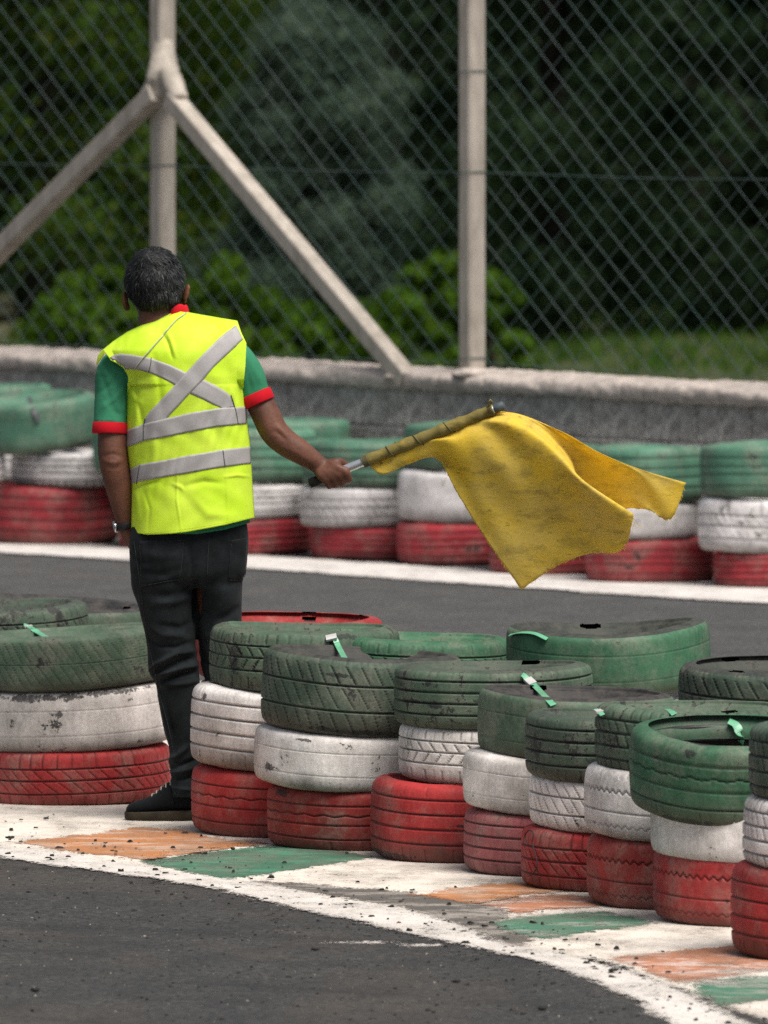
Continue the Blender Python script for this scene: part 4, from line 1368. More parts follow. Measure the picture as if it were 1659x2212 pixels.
M_JEANS = m_cloth("black_denim", (0.0040, 0.0056, 0.0066), (0.022, 0.0275, 0.030), .5, 9.0, 260.0)
M_STITCH = simple("denim_seam", (0.022, 0.026, 0.027), (0.04, 0.045, 0.046), 40, .85, 0)
M_SHOE = m_cloth("shoe_black", (0.004, 0.0052, 0.0065), (0.008, 0.0095, 0.011), .2)
M_SOLE = simple("dirty_gum_sole", (0.022, 0.018, 0.011), (0.055, 0.042, 0.026), 25, .8, .3)
M_LACE = simple("pale_lace", (0.5, 0.48, 0.42), (0.3, 0.28, 0.25), 60, .8, 0)
def m_vest():
    t = NT("vest_yellow")
    tc = t.n('ShaderNodeTexCoord').outputs['Object']
    a = t.noise(tc, 10.0, 5, 0.6)
    b = t.noise(tc, 420.0, 3, 0.7)
    c = t.mix(t.ramp(a, 0.35, 0.68), C4(0.62, 0.90, 0.035), C4(0.77, 0.99, 0.085))
    c = t.mix(t.ramp(b, 0.45, 0.75, 0, .18), c, C4(0.40, 0.62, 0.01))
    dirt = t.noise(t.vmul(tc, (1, 1, 2)), 16.0, 6, .75)
    c = t.mix(t.ramp(dirt, 0.66, 0.8, 0, .35), c, C4(0.30, 0.32, 0.08))
    t.bump(t.math('ADD', a, t.math('MULTIPLY', b, 0.3)), 0.35, 0.004)
    tr = t.n('ShaderNodeBsdfTranslucent', {'Color': c})
    mx = t.n('ShaderNodeMixShader', {0: 0.12, 1: t.b.outputs[0], 2: tr.outputs[0]})
    t.t.links.new(mx.outputs[0], t.out.inputs[0])
    return t.fin(c, 0.7, 0.2)
M_VEST = m_vest()
M_REFL = simple("reflective_tape", (0.34, 0.325, 0.32), (0.42, 0.40, 0.395), 260, .5, .15, .001, .4)
M_TRIM = simple("vest_binding", (0.62, 0.80, 0.03), (0.7, 0.9, 0.05), 60, .7, 0)
M_CORD = simple("grey_cord", (0.42, 0.41, 0.33), (0.5, 0.48, 0.4), 60, .7, 0)

def tubeuv(m, pts, n=14):
    """pts: (u, v, dy, radius in survey px)"""
    s = spline(pts, 5)
    m.tube([q3(a, b, c) for a, b, c, r in s], [r * PX for a, b, c, r in s], n)
def secuv(m, pts, n=30, e=.85):
    """pts: (u centre, v, dy, half width px, half depth m)"""
    s = spline(pts, 4)
    m.sections([(q3(a, b, c), w * PX, d, e) for a, b, c, w, d in s], n)

# flag stick geometry, needed for the grip
ST0, ST1 = q3(673, 1043, .0), q3(1087, 876, -.10)
SA = (ST1 - ST0).normalized()
def on_stick(t):
    return ST0 + (ST1 - ST0) * t
# ---- body (one continuous surface)
b = MB()
TIL = Matrix.Rotation(R_(7), 3, 'Y') @ Matrix.Rotation(R_(-4), 3, 'Z')
hc = q3(336, 610, .02)
b.ellipsoid(hc + Vector((0, 0, .002)), (.074, .095, .088), TIL)
b.ellipsoid(q3(338, 640, .035), (.066, .080, .085), TIL)          # jaw and lower skull
b.ellipsoid(q3(340, 668, .085), (.040, .035, .040), TIL)          # chin
b.ellipsoid(hc + TIL @ Vector((0, .102, -.02)), (.014, .020, .024), TIL)   # nose
b.ellipsoid(hc + TIL @ Vector((0, .085, .025)), (.050, .022, .014), TIL)   # brow
b.ellipsoid(hc + TIL @ Vector((0, .092, -.062)), (.024, .014, .010), TIL)  # lips
for sx, du, dv in ((-1, 270.5, 650), (1, 402, 634)):
    e = q3(du, dv, .015)
    rot = Matrix.Rotation(R_(10 * sx + 6), 3, 'Y') @ Matrix.Rotation(R_(24 * sx), 3, 'Z')
    b.ellipsoid(e, (.0075, .017, .032), rot, 14, 10)
    b.ellipsoid(e + Vector((-sx * .006, .008, -.02)), (.009, .012, .014), rot, 12, 8)
tubeuv(b, [(342, 640, .02, 42), (342, 678, .015, 44), (346, 705, .012, 50), (350, 735, .01, 58)], 20)
secuv(b, [(366, 735, .01, 60, .045), (372, 760, .01, 100, .065), (380, 800, .005, 104, .085), (396, 880, 0, 108, .105), (405, 980, 0, 108, .10), (408, 1080, 0, 112, .10), (408, 1160, 0, 118, .11), (408, 1230, .005, 118, .11)])
tubeuv(b, [(480, 755, .01, 34), (520, 800, .01, 27), (548, 842, .003, 28), (557, 862, .002, 30), (574, 895, -.005, 31.5), (592, 932, -.012, 31), (618, 957, -.015, 29.5), (645, 974, -.012, 27.5), (670, 991, -.008, 23.5), (688, 1004, -.004, 20.5), (700, 1012, -.002, 20)], 18)
tubeuv(b, [(272, 795, .02, 28), (248, 850, .006, 28), (242, 910, -.008, 30), (243, 940, -.012, 32), (243, 975, -.02, 32), (248, 1010, -.018, 31.5), (257, 1052, -.008, 29.5), (264, 1095, 0, 23.5), (270, 1130, .008, 18.5), (281, 1158, .02, 17), (300, 1185, .035, 18)], 18)
tubeuv(b, [(352, 1230, .0, 55), (362, 1320, -.005, 48), (372, 1440, 0, 40), (386, 1560, .01, 30), (394, 1680, .01, 22), (396, 1730, .01, 22)], 16)
tubeuv(b, [(470, 1230, .01, 55), (474, 1330, .02, 45), (482, 1440, .03, 38), (494, 1560, .03, 30), (504, 1700, .03, 22), (505, 1740, .03, 22)], 16)
# right hand: palm and five fingers closed on the stick
GC = on_stick(.118)                       # centre of the grip on the stick axis
perp = SA.cross(Vector((0, 1, 0))).normalized()
if perp.z > 0:
    perp = -perp                          # away from the wrist, down and right
cam_s = Vector((0, -1, 0))                # towards the camera
def hp_(a, p, c):
    return GC + SA * a + perp * p + cam_s * c
wr = q3(694, 1008, -.003)
def cap3(m, pts, rad, n=12):
    s = spline([tuple(p) + (r,) for p, r in zip(pts, rad)], 4)
    m.tube([Vector(x[:3]) for x in s], [x[3] for x in s], n)
    m.ellipsoid(s[-1][:3], (s[-1][3],) * 3, n=10, m=8)
for a, ln in ((.034, 1.0), (.013, 1.05), (-.008, 1.0), (-.028, .86)):
    kn = hp_(a * 1.0, .008, .027)
    cap3(b, [wr + SA * (a * .45), (wr + kn) * .5 + SA * (a * .3) + cam_s * .010, kn], [.0165, .0175, .0142])
for k, (a, ln) in enumerate(((.036, 1.0), (.0145, 1.06), (-.0075, 1.0), (-.0285, .84))):
    cap3(b, [hp_(a * .9, -.004, .024), hp_(a, .010, .028), hp_(a, .031 * ln, .014), hp_(a, .034 * ln, -.008), hp_(a, .018, -.025), hp_(a, -.002, -.026)],
         [.0138, .0130, .0108, .0098, .0090, .0080])
cap3(b, [wr + SA * .012, hp_(.018, -.030, .004), hp_(.034, -.024, -.012), hp_(.044, -.006, -.026), hp_(.036, .010, -.033)], [.016, .0145, .012, .0105, .009])
body = voxel(b, .0052, 3)
crease(body, [([(592, 930), (604, 938), (616, 950)], 4, -.0035), ([(598, 920), (612, 932), (622, 944)], 5, .0035), ([(610, 965), (640, 978), (668, 996)], 6, .002),
              ([(222, 985), (244, 980), (264, 986)], 3.5, -.003), ([(226, 996), (246, 1000), (262, 995)], 5, .004), ([(230, 1008), (246, 1012), (258, 1008)], 3, -.002),
              ([(560, 880), (572, 910), (580, 940)], 7, .002), ([(696, 996), (720, 1000), (742, 1012)], 2.5, .0015), ([(698, 1010), (720, 1014), (744, 1024)], 2.5, -.0012)])
man_obj('body', body, M_SKIN)
# eyes
for sx in (-1, 1):
    e = MB().ellipsoid(hc + TIL @ Vector((sx * .031, .088, .005)), (.012, .012, .009), TIL)
    man_obj('eye', e.mesh('eye'), simple("eye_white", (.7, .68, .65), (.75, .73, .7), 5, .3, 0))

# ---- hair: short, dark grey, growing from the crown
def m_hair():
    t = NT("grey_hair")
    a = t.n('ShaderNodeAttribute', attribute_type='GEOMETRY', attribute_name='grey').outputs['Fac']
    c = t.mix(a, C4(0.007, 0.0075, 0.008), C4(0.15, 0.16, 0.165))
    return t.fin(c, 0.6, 0.3)
M_HAIR = m_hair()
hb = MB()
hcc = q3(334, 603, .018)
hb.ellipsoid(hcc, (.0885, .106, .088), TIL, 40, 28)
hb.ellipsoid(q3(336, 632, -.002), (.074, .078, .060), TIL, 36, 24)
hb.ellipsoid(q3(334, 578, .01), (.074, .09, .062), TIL, 30, 20)
hme = voxel(hb, .0045, 3)
hc_ = coords(hme)
u_, v_ = uv_of(hc_)
# hairline: pull in the cap below it and over the face
line = np.interp(u_, [262, 280, 294, 312, 323, 351, 372, 394, 404], [632, 645, 668, 672, 667, 657, 655, 655, 612])
under = np.clip((v_ - line) / 8, 0, 1)
face = np.clip((hc_[:, 1] - (YP + .055)) / .03, 0, 1) * np.clip((v_ - 575) / 12, 0, 1)
pull = np.maximum(under, face)
nn = normals(hme)
ctr = np.array(hcc)
rgh = rng.normal(0, .0009, len(hc_)) + .0015 * np.sin(hc_[:, 0] * 190 + 3 * np.sin(hc_[:, 2] * 60)) * np.sin(hc_[:, 2] * 120)
hc2 = hc_ + nn * rgh[:, None]
hc2 = hc2 + (ctr - hc2) * (pull * .22)[:, None]
set_coords(hme, hc2)
a_ = hme.attributes.new('grey', 'FLOAT', 'POINT')
a_.data.foreach_set('value', (.02 + .05 * rng.random(len(hc_))).astype(np.float32))
hbvh = bvh_of(hme)
hair = man_obj('hair', hme, M_HAIR)
# separate strands lying on the cap
n = 9000
mask = (pull < .25)
wts = np.where(mask)[0]
nv = normals(hme)
pick = rng.choice(wts, n)
crown = np.array(q3(326, 566, -.045))
pos = hc2[pick] + rng.normal(0, .0016, (n, 3))
no = nn[pick]
dirv = pos - crown + .022 * np.c_[np.sin(pos[:, 2] * 75), 0 * pos[:, 0], np.sin(pos[:, 0] * 80)] + rng.normal(0, .008, (n, 3))
dirv = dirv - no * np.sum(dirv * no, 1)[:, None]
dirv += np.array([0, 0, -.02])
dirv /= np.linalg.norm(dirv, axis=1)[:, None] + 1e-9
ln = rng.uniform(.010, .026, n)[:, None]
wd = rng.uniform(.0005, .0011, n)[:, None]
sd3 = np.cross(dirv, no)
sd3 /= np.linalg.norm(sd3, axis=1)[:, None] + 1e-9
lift = rng.uniform(.0005, .0048, n)[:, None]
a0 = pos - sd3 * wd
a1 = pos + sd3 * wd
m0 = pos + dirv * ln * .55 + no * lift
a2 = pos + dirv * ln + no * lift * .9
V = np.stack([a0, a1, m0 + sd3 * wd, m0 - sd3 * wd, a2], 1).reshape(-1, 3)
i = np.arange(n)[:, None] * 5
faces = np.concatenate([np.c_[i, i + 1, i + 2], np.c_[i, i + 2, i + 3], np.c_[i + 3, i + 2, i + 4]])
us, vs_ = uv_of(pos)
g = np.clip(.0 + .12 * (us > 340) * rng.random(n) + .60 * rng.random(n) ** 7 + .10 * np.sin(us * .22 + np.sin(vs_ * .12) * 2) + .12 * np.clip((us - 330) / 70, -1, 1) - .18 * np.clip((vs_ - 635) / 30, 0, 1) - .12 * np.clip((600 - vs_) / 40, 0, 1), .0, 1)
sm = mesh_np('strands', V, faces, dict(grey=np.repeat(g, 5)), smooth=False)
so = man_obj('strands', sm, M_HAIR, hair, kind='stuff')

# ---- polo shirt
s = MB()
secuv(s, [(366, 712, .0, 60, .05), (372, 742, .005, 108, .07), (380, 785, .004, 118, .092), (394, 850, 0, 114, .112), (402, 960, 0, 120, .118), (408, 1060, 0, 122, .12), (414, 1120, 0, 126, .124), (413, 1150, 0, 128, .126)])
tubeuv(s, [(305, 775, .03, 30), (260, 803, .026, 50), (246, 850, .014, 42.5), (240, 898, -.002, 37.5), (238, 921, -.010, 37)], 20)
tubeuv(s, [(462, 752, .01, 32), (500, 770, .008, 40), (532, 808, .002, 38), (546, 840, .0, 34), (553, 856, -.003, 33)], 20)
sme = voxel(s, .0058, 3)
crease(sme, [([(268, 790), (240, 830), (212, 850)], 5, -.004), ([(272, 830), (250, 860), (222, 880)], 5, .004), ([(215, 800), (240, 870), (262, 905)], 6, -.004),
             ([(262, 820), (268, 870), (262, 910)], 5, .004), ([(225, 860), (245, 890), (268, 895)], 4, -.003), ([(536, 770), (548, 800), (566, 830)], 5, .003), ([(532, 800), (540, 830), (545, 850)], 4, -.003)])
# lower hem follows the seen line
c = coords(sme)
u_, v_ = uv_of(c)
hem = np.interp(u_, [284, 316, 406, 486, 550], [1150, 1159, 1157, 1144, 1126])
m_ = v_ > hem
c[m_, 2] += ((v_ - hem)[m_]) * PX * .98
set_coords(sme, c)
shirt = man_obj('shirt', sme, M_POLO)
def cuff(p0, p1, r0, r1, sq=1.0):
    m = MB()
    a, b_ = q3(*p0), q3(*p1)
    m.tube([a, a.lerp(b_, .08), a.lerp(b_, .92), b_, b_, a.lerp(b_, .5)], [r0 * PX, (r0 + 1.2) * PX, (r1 + 1.4) * PX, r1 * PX, (r1 - 2.5) * PX, (r1 - 6) * PX], 28, False)
    man_obj('cuff', m.mesh('cuff'), M_CUFF, shirt)
cuff((238.5, 913, -.009), (237.5, 937, -.012), 37.5, 38)
cuff((551, 849, -.003), (561, 872, -.005), 34, 34)
# collar: standing red band, open at the front
m = MB()
vs = []
fs = []
nc = 40
for k in range(nc):
    a = math.radians(-215 + 250 * k / (nc - 1)) + math.pi / 2 * 0
    for j, (dr, dz) in enumerate(((.0, -.02), (.003, .012), (.005, .026), (.009, .027), (.014, .010), (.020, -.012))):
        cx = q3(352, 684 + 0, .012)
        rx, ry = .062 + dr, .062 + dr
        x = math.cos(a)
        y = math.sin(a)
        tz = .045 * x - .034                                  # higher at the right
        vs.append(cx + Vector((rx * x, ry * y, dz + tz - .002)))
for k in range(nc - 1):
    for j in range(5):
        fs.append((k * 6 + j, (k + 1) * 6 + j, (k + 1) * 6 + j + 1, k * 6 + j + 1))
m.add(vs, fs)
man_obj('collar', baked(m.mesh('collar'), [('SOLIDIFY', dict(thickness=.0025)), ('SUBSURF', dict(levels=1, render_levels=1))]), M_CUFF, shirt)
# the raised flap seen at the right of the neck
m = MB()
cp_ = [q3(*x) for x in spline([(368, 682, -.046), (376, 671, -.050), (388, 665, -.048), (399, 668, -.036), (405, 680, -.012)], 5)]
vs, fs = [], []
for k, p_ in enumerate(cp_):
    w_ = .013 * math.sin(math.pi * (k + 1.5) / (len(cp_) + 2)) + .002
    vs += [p_ + Vector((0, 0, -.018)), p_ + Vector((.001, -.002, w_ * .4)), p_ + Vector((0, .004, w_ * .75)), p_ + Vector((-.006, .012, w_ * .5)), p_ + Vector((-.012, .018, -.006))]
for k in range(len(cp_) - 1):
    for j_ in range(4):
        fs.append((k * 5 + j_, (k + 1) * 5 + j_, (k + 1) * 5 + j_ + 1, k * 5 + j_ + 1))
m.add(vs, fs)
man_obj('collar_flap', m.mesh('collar_flap'), M_CUFF, shirt)

# ---- jeans
j = MB()
secuv(j, [(408, 1095, .0, 118, .108), (409, 1140, 0, 126, .118), (408, 1175, 0, 129, .122), (407, 1215, 0, 127, .124), (406, 1245, .0, 122, .114), (404, 1272, .005, 96, .082)], 34, .8)
secuv(j, [(350, 1200, .0, 66, .116), (353, 1263, .0, 70, .112), (360, 1308, -.002, 62, .095), (366, 1353, -.003, 55.5, .086), (370.5, 1398, -.003, 52.5, .078), (375, 1445, .0, 54.5, .073), (384, 1478, .0, 48, .070), (388, 1515, .004, 46, .068), (394, 1578, .008, 40, .060), (399, 1618, .01, 33.5, .052), (399, 1652, .01, 34, .052), (400, 1672, .01, 31, .050), (400, 1700, .01, 32.5, .058), (401, 1720, .01, 33, .062)], 28, .95)
secuv(j, [(470, 1200, .005, 62, .114), (474, 1262, .008, 50, .106), (474, 1335, .018, 48.5, .088), (476, 1398, .025, 46, .080), (480, 1440, .03, 44, .075), (490, 1480, .03, 43, .072), (500, 1560, .03, 36, .062), (506, 1640, .03, 30, .052), (507, 1715, .03, 30, .050)], 28, .95)
jme = voxel(j, .0052, 3)
crease(jme, [(pp, ww, hh * 1.5) for pp, ww, hh in [
 ([(424, 1262), (400, 1276), (360, 1288), (322, 1284), (300, 1276)], 9, -.0045), ([(420, 1282), (380, 1300), (330, 1304)], 8, .005),
 ([(406, 1168), (412, 1210), (414, 1258)], 4, -.003),
 ([(424, 1255), (425, 1300), (424, 1340)], 7, -.014),
 ([(420, 1405), (380, 1412), (340, 1434), (322, 1452)], 5.5, .0085), ([(424, 1420), (385, 1430), (350, 1446), (330, 1462)], 4.5, -.008),
 ([(428, 1436), (390, 1444), (352, 1456), (322, 1463)], 5, .009), ([(426, 1452), (388, 1458), (345, 1470)], 4.5, -.008), ([(430, 1470), (395, 1478), (350, 1480)], 5, .005),
 ([(322, 1380), (345, 1396), (380, 1398), (418, 1386)], 5, -.005), ([(318, 1350), (350, 1372), (400, 1374)], 7, .005), ([(420, 1340), (390, 1356), (345, 1350)], 6, -.004),
 ([(345, 1500), (360, 1560), (372, 1620), (380, 1650)], 4, .005), ([(352, 1490), (366, 1550), (380, 1610)], 4, -.004),
 ([(366, 1645), (385, 1632), (405, 1612)], 6, .008), ([(368, 1655), (395, 1650), (428, 1640)], 4.5, -.007), ([(369, 1668), (392, 1666), (430, 1654)], 5, .008),
 ([(371, 1680), (395, 1682), (430, 1672)], 4, -.006), ([(376, 1664), (382, 1678), (378, 1690)], 4, .005), ([(368, 1699), (390, 1706), (425, 1708)], 3, .005),
 ([(430, 1430), (445, 1460), (455, 1490)], 6, .004), ([(520, 1310), (495, 1330), (470, 1340)], 8, -.005), ([(516, 1350), (480, 1370), (450, 1375)], 8, .004),
 ([(532, 1248), (500, 1262), (470, 1262)], 9, -.003), ([(540, 1200), (515, 1206)], 4, -.002), ([(284, 1200), (300, 1214), (330, 1218)], 5, -.003), ([(300, 1190), (350, 1204), (385, 1200)], 5, .003), ([(310, 1235), (350, 1242), (388, 1228)], 5, -.0035),
 ([(302, 1262), (306, 1330), (318, 1400)], 3.5, .003)]])
jbvh = bvh_of(jme)
jeans = man_obj('jeans', jme, M_JEANS)
def pocket(corners):
    cx = np.array(corners, float)
    L = [corners[0], corners[3]]
    R = [corners[1], corners[2]]
    n1 = 14
    m = ribbon(jbvh, [corners[0], corners[4 - 0 - 0] if False else corners[3]], [corners[1], corners[2]], 16, 14, .0016)
    me = m.mesh('back_pocket')
    o = man_obj('back_pocket', baked(me, [('SOLIDIFY', dict(thickness=.001))]), M_JEANS, jeans)
    # stitched edge
    path = corners + [corners[0]]
    pts = []
    for a, b_ in zip(path[:-1], path[1:]):
        for k in range(12):
            t = k / 12
            h = drape(jbvh, a[0] + (b_[0] - a[0]) * t, a[1] + (b_[1] - a[1]) * t, .0022)
            if h is not None:
                pts.append(h)
    st = MB().tube(pts, .0008, 5)
    man_obj('stitching', st.mesh('stitching'), M_STITCH, o)
pocket([(303, 1169), (397, 1168), (390, 1250), (306, 1266)])
pocket([(499, 1168), (534, 1162), (528, 1255), (493, 1252)])
def seam(line, rad=.0011, name='seam'):
    pts = [drape(jbvh, a, b_, .0012) for a, b_, *_ in spline([(x, y, 0) for x, y in line], 10)]
    pts = [p for p in pts if p is not None]
    man_obj(name, MB().tube(pts, rad, 5).mesh(name), M_STITCH, jeans)
seam([(452, 1160), (449, 1200), (447, 1245)])
seam([(290, 1170), (300, 1240), (312, 1330), (328, 1420), (346, 1500), (366, 1580), (378, 1640)])

# ---- vest
Lp = np.array([(700, 250), (757, 222), (790, 240), (813, 268), (832, 277), (860, 275), (962, 274), (1050, 285), (1160, 284)], float)
Rp = np.array([(680, 500), (694, 512), (738, 532), (790, 530), (830, 526), (876, 529), (968, 540), (1040, 544), (1160, 551)], float)
topU = [215, 222, 245, 275, 310, 345, 372, 390, 402, 430, 470, 512, 520]
topV = [762, 757, 738, 718, 701, 686, 675, 671, 675, 680, 687, 694, 700]
hemU = [280, 300, 320, 370, 406, 450, 486, 530, 552]
hemV = [1145, 1152, 1155, 1153, 1149, 1141, 1134, 1123, 1118]
folds = [([(272, 832), (300, 870), (292, 930), (286, 990)], 7, .006), ([(290, 815), (296, 860), (310, 920)], 6, -.005), ([(300, 1000), (292, 1060), (300, 1120)], 7, .005),
         ([(285, 1060), (310, 1045), (345, 1040)], 6, -.004), ([(372, 772), (362, 740), (352, 722)], 4, -.004), ([(378, 770), (372, 740), (362, 716)], 4, .004),
         ([(312, 1060), (324, 1100), (320, 1145)], 4, -.002), ([(384, 1010), (382, 1080), (392, 1148)], 2.2, .0016), ([(488, 1000), (490, 1070), (492, 1130)], 2.2, .0016),
         ([(500, 840), (515, 880), (520, 920)], 6, .005), ([(485, 1030), (512, 1026), (540, 1030)], 3, .003), ([(400, 1050), (440, 1040), (480, 1044)], 7, -.003),
         ([(340, 880), (330, 930), (335, 1000)], 9, .003), ([(372, 1045), (390, 1052), (396, 1060)], 4, .002), ([(440, 700), (480, 730), (500, 790)], 12, .004),
         ([(390, 690), (330, 740), (270, 790)], 12, .003), ([(330, 760), (345, 830), (350, 900)], 8, -.003), ([(450, 880), (470, 960), (465, 1020)], 12, -.003), ([(410, 1070), (450, 1110), (500, 1115)], 10, .0025)]
def vdepth(u, v):
    """distance of the vest's back in front of the body's middle plane"""
    L = np.interp(v, Lp[:, 0], Lp[:, 1])
    Rr = np.interp(v, Rp[:, 0], Rp[:, 1])
    L = np.where(v < 832, np.minimum(L, 268), L)
    xi = np.clip((u - (L + Rr) / 2) / ((Rr - L) / 2), -1, 1)
    D = np.interp(v, [670, 760, 850, 960, 1050, 1150], [.110, .132, .138, .134, .134, .142])
    f = (1 - np.abs(xi) ** 2.6) ** .55
    f = np.maximum(f, .52 * np.clip((856 - v) / 36, 0, 1))
    e = v - np.interp(u, topU, topV)
    g = np.sqrt(np.clip(1 - (1 - np.clip(e / 105, 0, 1)) ** 2, 0, 1))
    return D * f * (.16 + .84 * g) + .004
def vest_panel(sgn, nu, nv):
    S = np.linspace(-1, 1, nu)
    T = np.linspace(0, 1, nv)
    UU = np.zeros((nv, nu))
    VV = np.zeros((nv, nu))
    for i, t in enumerate(T):
        vl = 757 + (1146 - 757) * t
        vr = 694 + (1118 - 694) * t
        ul = np.interp(vl, Lp[:, 0], Lp[:, 1])
        ur = np.interp(vr, Rp[:, 0], Rp[:, 1])
        u = (ul + ur) / 2 + S * (ur - ul) / 2
        sg = (u - ul) / (ur - ul)
        v = vl * (1 - sg) + vr * sg
        top = np.interp(u, topU, topV) - (757 * (1 - sg) + 694 * sg)
        hem_ = np.interp(u, hemU, hemV) - (1146 * (1 - sg) + 1118 * sg)
        v = v + top * (1 - t) ** 4 + hem_ * t ** 4
        UU[i], VV[i] = u, v
    if sgn > 0:
        D = vdepth(UU, VV)
    else:
        D = -vdepth(UU, VV) * .9 - .002
    pts = np.array([[tuple(q3(UU[i, k], VV[i, k], -D[i, k])) for k in range(nu)] for i in range(nv)])
    if sgn > 0:
        # folds, in survey coordinates
        du = np.zeros_like(UU)
        for poly, w, amp in folds:
            best = np.full(UU.shape, 1e9)
            Ls = len(poly) - 1
            fd = np.zeros(UU.shape)
            for q in range(Ls):
                a = np.array(poly[q], float)
                b_ = np.array(poly[q + 1], float)
                ab = b_ - a
                t = np.clip(((UU - a[0]) * ab[0] + (VV - a[1]) * ab[1]) / (ab @ ab), 0, 1)
                dd = np.hypot(UU - a[0] - t * ab[0], VV - a[1] - t * ab[1])
                m_ = dd < best
                best[m_] = dd[m_]
                fd[m_] = ((q + t) / Ls)[m_]
            du += 1.5 * amp * np.exp(-(best / w) ** 2) * (.3 + .7 * np.sin(np.pi * fd))
        du += .0010 * np.sin(UU * .31 + VV * .08 + 2 * np.sin(VV * .021)) * np.clip(np.sin(VV * .017 + UU * .01), 0, 1) + .0022 * np.sin(UU * .09 + np.sin(VV * .05) * 1.5) * np.sin(VV * .035 + 1)
        pts[..., 1] -= du
    i = np.arange(nv - 1)[:, None] * nu
    k = np.arange(nu - 1)[None, :]
    q = np.stack([i + k, i + nu + k, i + nu + k + 1, i + k + 1], -1).reshape(-1, 4)
    return pts.reshape(-1, 3), q
pv, pq = vest_panel(1, 150, 190)
vme = mesh_np('vest', pv, pq)
vbvh = bvh_of(vme)
vest = man_obj('vest', baked(vme, [('SOLIDIFY', dict(thickness=.0022, offset=1.0))]), M_VEST)
fv, fq = vest_panel(-1, 60, 70)
man_obj('vest_front', baked(mesh_np('vest_front', fv, fq), [('SOLIDIFY', dict(thickness=.0022))]), M_VEST, vest)
# front flap of the left armhole, seen past the shoulder
fm = MB()
fp = [(228, 752, -.07), (217, 758, -.05), (210, 770, -.045), (207, 794, -.035), (212, 782, -.05), (226, 765, -.07)]
fl_ = [q3(*x) for x in fp]
fm.add(fl_, [(0, 1, 5), (1, 2, 4, 5), (2, 3, 4)])
man_obj('vest_edge', baked(fm.mesh('vest_edge'), [('SUBSURF', dict(levels=2, render_levels=2)), ('SOLIDIFY', dict(thickness=.002))]), M_VEST, vest)
def Z1(l):
    return [(165.9 + x * .4, 497.7 + y * .4) for x, y in l]
def strip(up, lo, nl=60, nw=8, off=.0030):
    m = ribbon(vbvh, Z1(up), Z1(lo), nl, nw, off)
    o = man_obj('reflective_strip', baked(m.mesh('reflective_strip'), [('SOLIDIFY', dict(thickness=.0008))]), M_REFL, vest)
    return o
strip([(180, 688), (205, 672), (240, 666), (300, 672), (400, 690), (500, 725), (590, 768), (690, 808), (770, 850), (820, 885), (845, 925), (852, 958)],
      [(235, 745), (255, 748), (280, 748), (320, 748), (400, 770), (460, 797), (530, 835), (610, 880), (680, 912), (730, 938), (765, 952), (785, 962)], off=.0030)
strip([(860, 515), (800, 556), (760, 590), (670, 680), (590, 768), (530, 835), (470, 900), (400, 975), (376, 1008), (366, 1040), (362, 1060)],
      [(897, 590), (860, 622), (830, 650), (740, 735), (680, 808), (610, 880), (560, 935), (505, 992), (487, 1015), (487, 1040), (487, 1060)], off=.0030)
strip([(274, 1082), (310, 1066), (365, 1045), (485, 1015), (600, 988), (700, 970), (780, 958), (908, 953)],
      [(272, 1170), (310, 1158), (370, 1135), (480, 1115), (600, 1090), (700, 1070), (750, 1060), (911, 1044)], 80, 10, .0042)
strip([(290, 1290), (320, 1276), (350, 1263), (450, 1245), (600, 1215), (700, 1199), (780, 1185), (932, 1168)],
      [(303, 1370), (320, 1362), (338, 1355), (450, 1335), (600, 1310), (700, 1292), (780, 1278), (935, 1258)], 80, 10, .0042)
# cord lying across the shoulder blades, and dark lines painting the shade of tape folds
def vline(l, rad, name, mat, off):
    pts = [drape(vbvh, a, b_, off) for a, b_, *_ in spline([(x, y, 0) for x, y in Z1(l)], 12)]
    pts = [p for p in pts if p is not None]
    man_obj(name, MB().tube(pts, rad, 6).mesh(name), mat, vest)
vline([(588, 452), (530, 500), (460, 580), (405, 640), (360, 690), (310, 752)], .0019, 'cord', M_CORD, .0052)
M_SHADE = simple("tape_fold_shade", (0.05, 0.055, 0.06), (0.09, 0.095, 0.1), 60, .6, 0)  # dark colour standing in for the shade inside the tape's folds
vline([(403, 686), (400, 720), (390, 766)], .0010, 'tape_fold_shade', M_SHADE, .0040)
vline([(372, 1016), (366, 1070), (364, 1132)], .0013, 'tape_fold_shade', M_SHADE, .0048)
vline([(345, 1266), (338, 1310), (328, 1368)], .0013, 'tape_fold_shade', M_SHADE, .0048)
vline([(828, 888), (850, 960), (866, 1046)], .0013, 'tape_fold_shade', M_SHADE, .0048)
vline([(787, 1188), (792, 1230), (798, 1272)], .0013, 'tape_fold_shade', M_SHADE, .0048)
vline([(288, 1604), (340, 1632), (400, 1634), (600, 1612), (800, 1578), (950, 1548)], .0010, 'hem_seam', simple("vest_thread", (.45, .62, .02), (.5, .7, .02), 50, .8, 0), .0016)

# ---- wrist watch
wb = MB()
wc, wa = q3(269.5, 1134, .008), (q3(276, 1160, .015) - q3(264, 1095, 0)).normalized()
wb.tube([wc - wa * .011, wc - wa * .009, wc + wa * .009, wc + wa * .011], [.0265, .0285, .0285, .0265], 28)
wo = man_obj('wristwatch', wb.mesh('wristwatch'), simple("watch_rubber", (.012, .013, .014), (.02, .02, .022), 40, .5, 0))
wm = MB()
side_ = (Vector((-1, -.15, 0)) - wa * Vector((-1, -.15, 0)).dot(wa)).normalized()
wcc = wc + side_ * .0295
wm.tube([wcc - side_ * .004, wcc + side_ * .003, wcc + side_ * .005], [.017, .0175, .0145], 24)
man_obj('watch_case', wm.mesh('watch_case'), simple("watch_steel", (.55, .56, .58), (.7, .7, .72), 30, .25, 0, metal=1.0), wo)

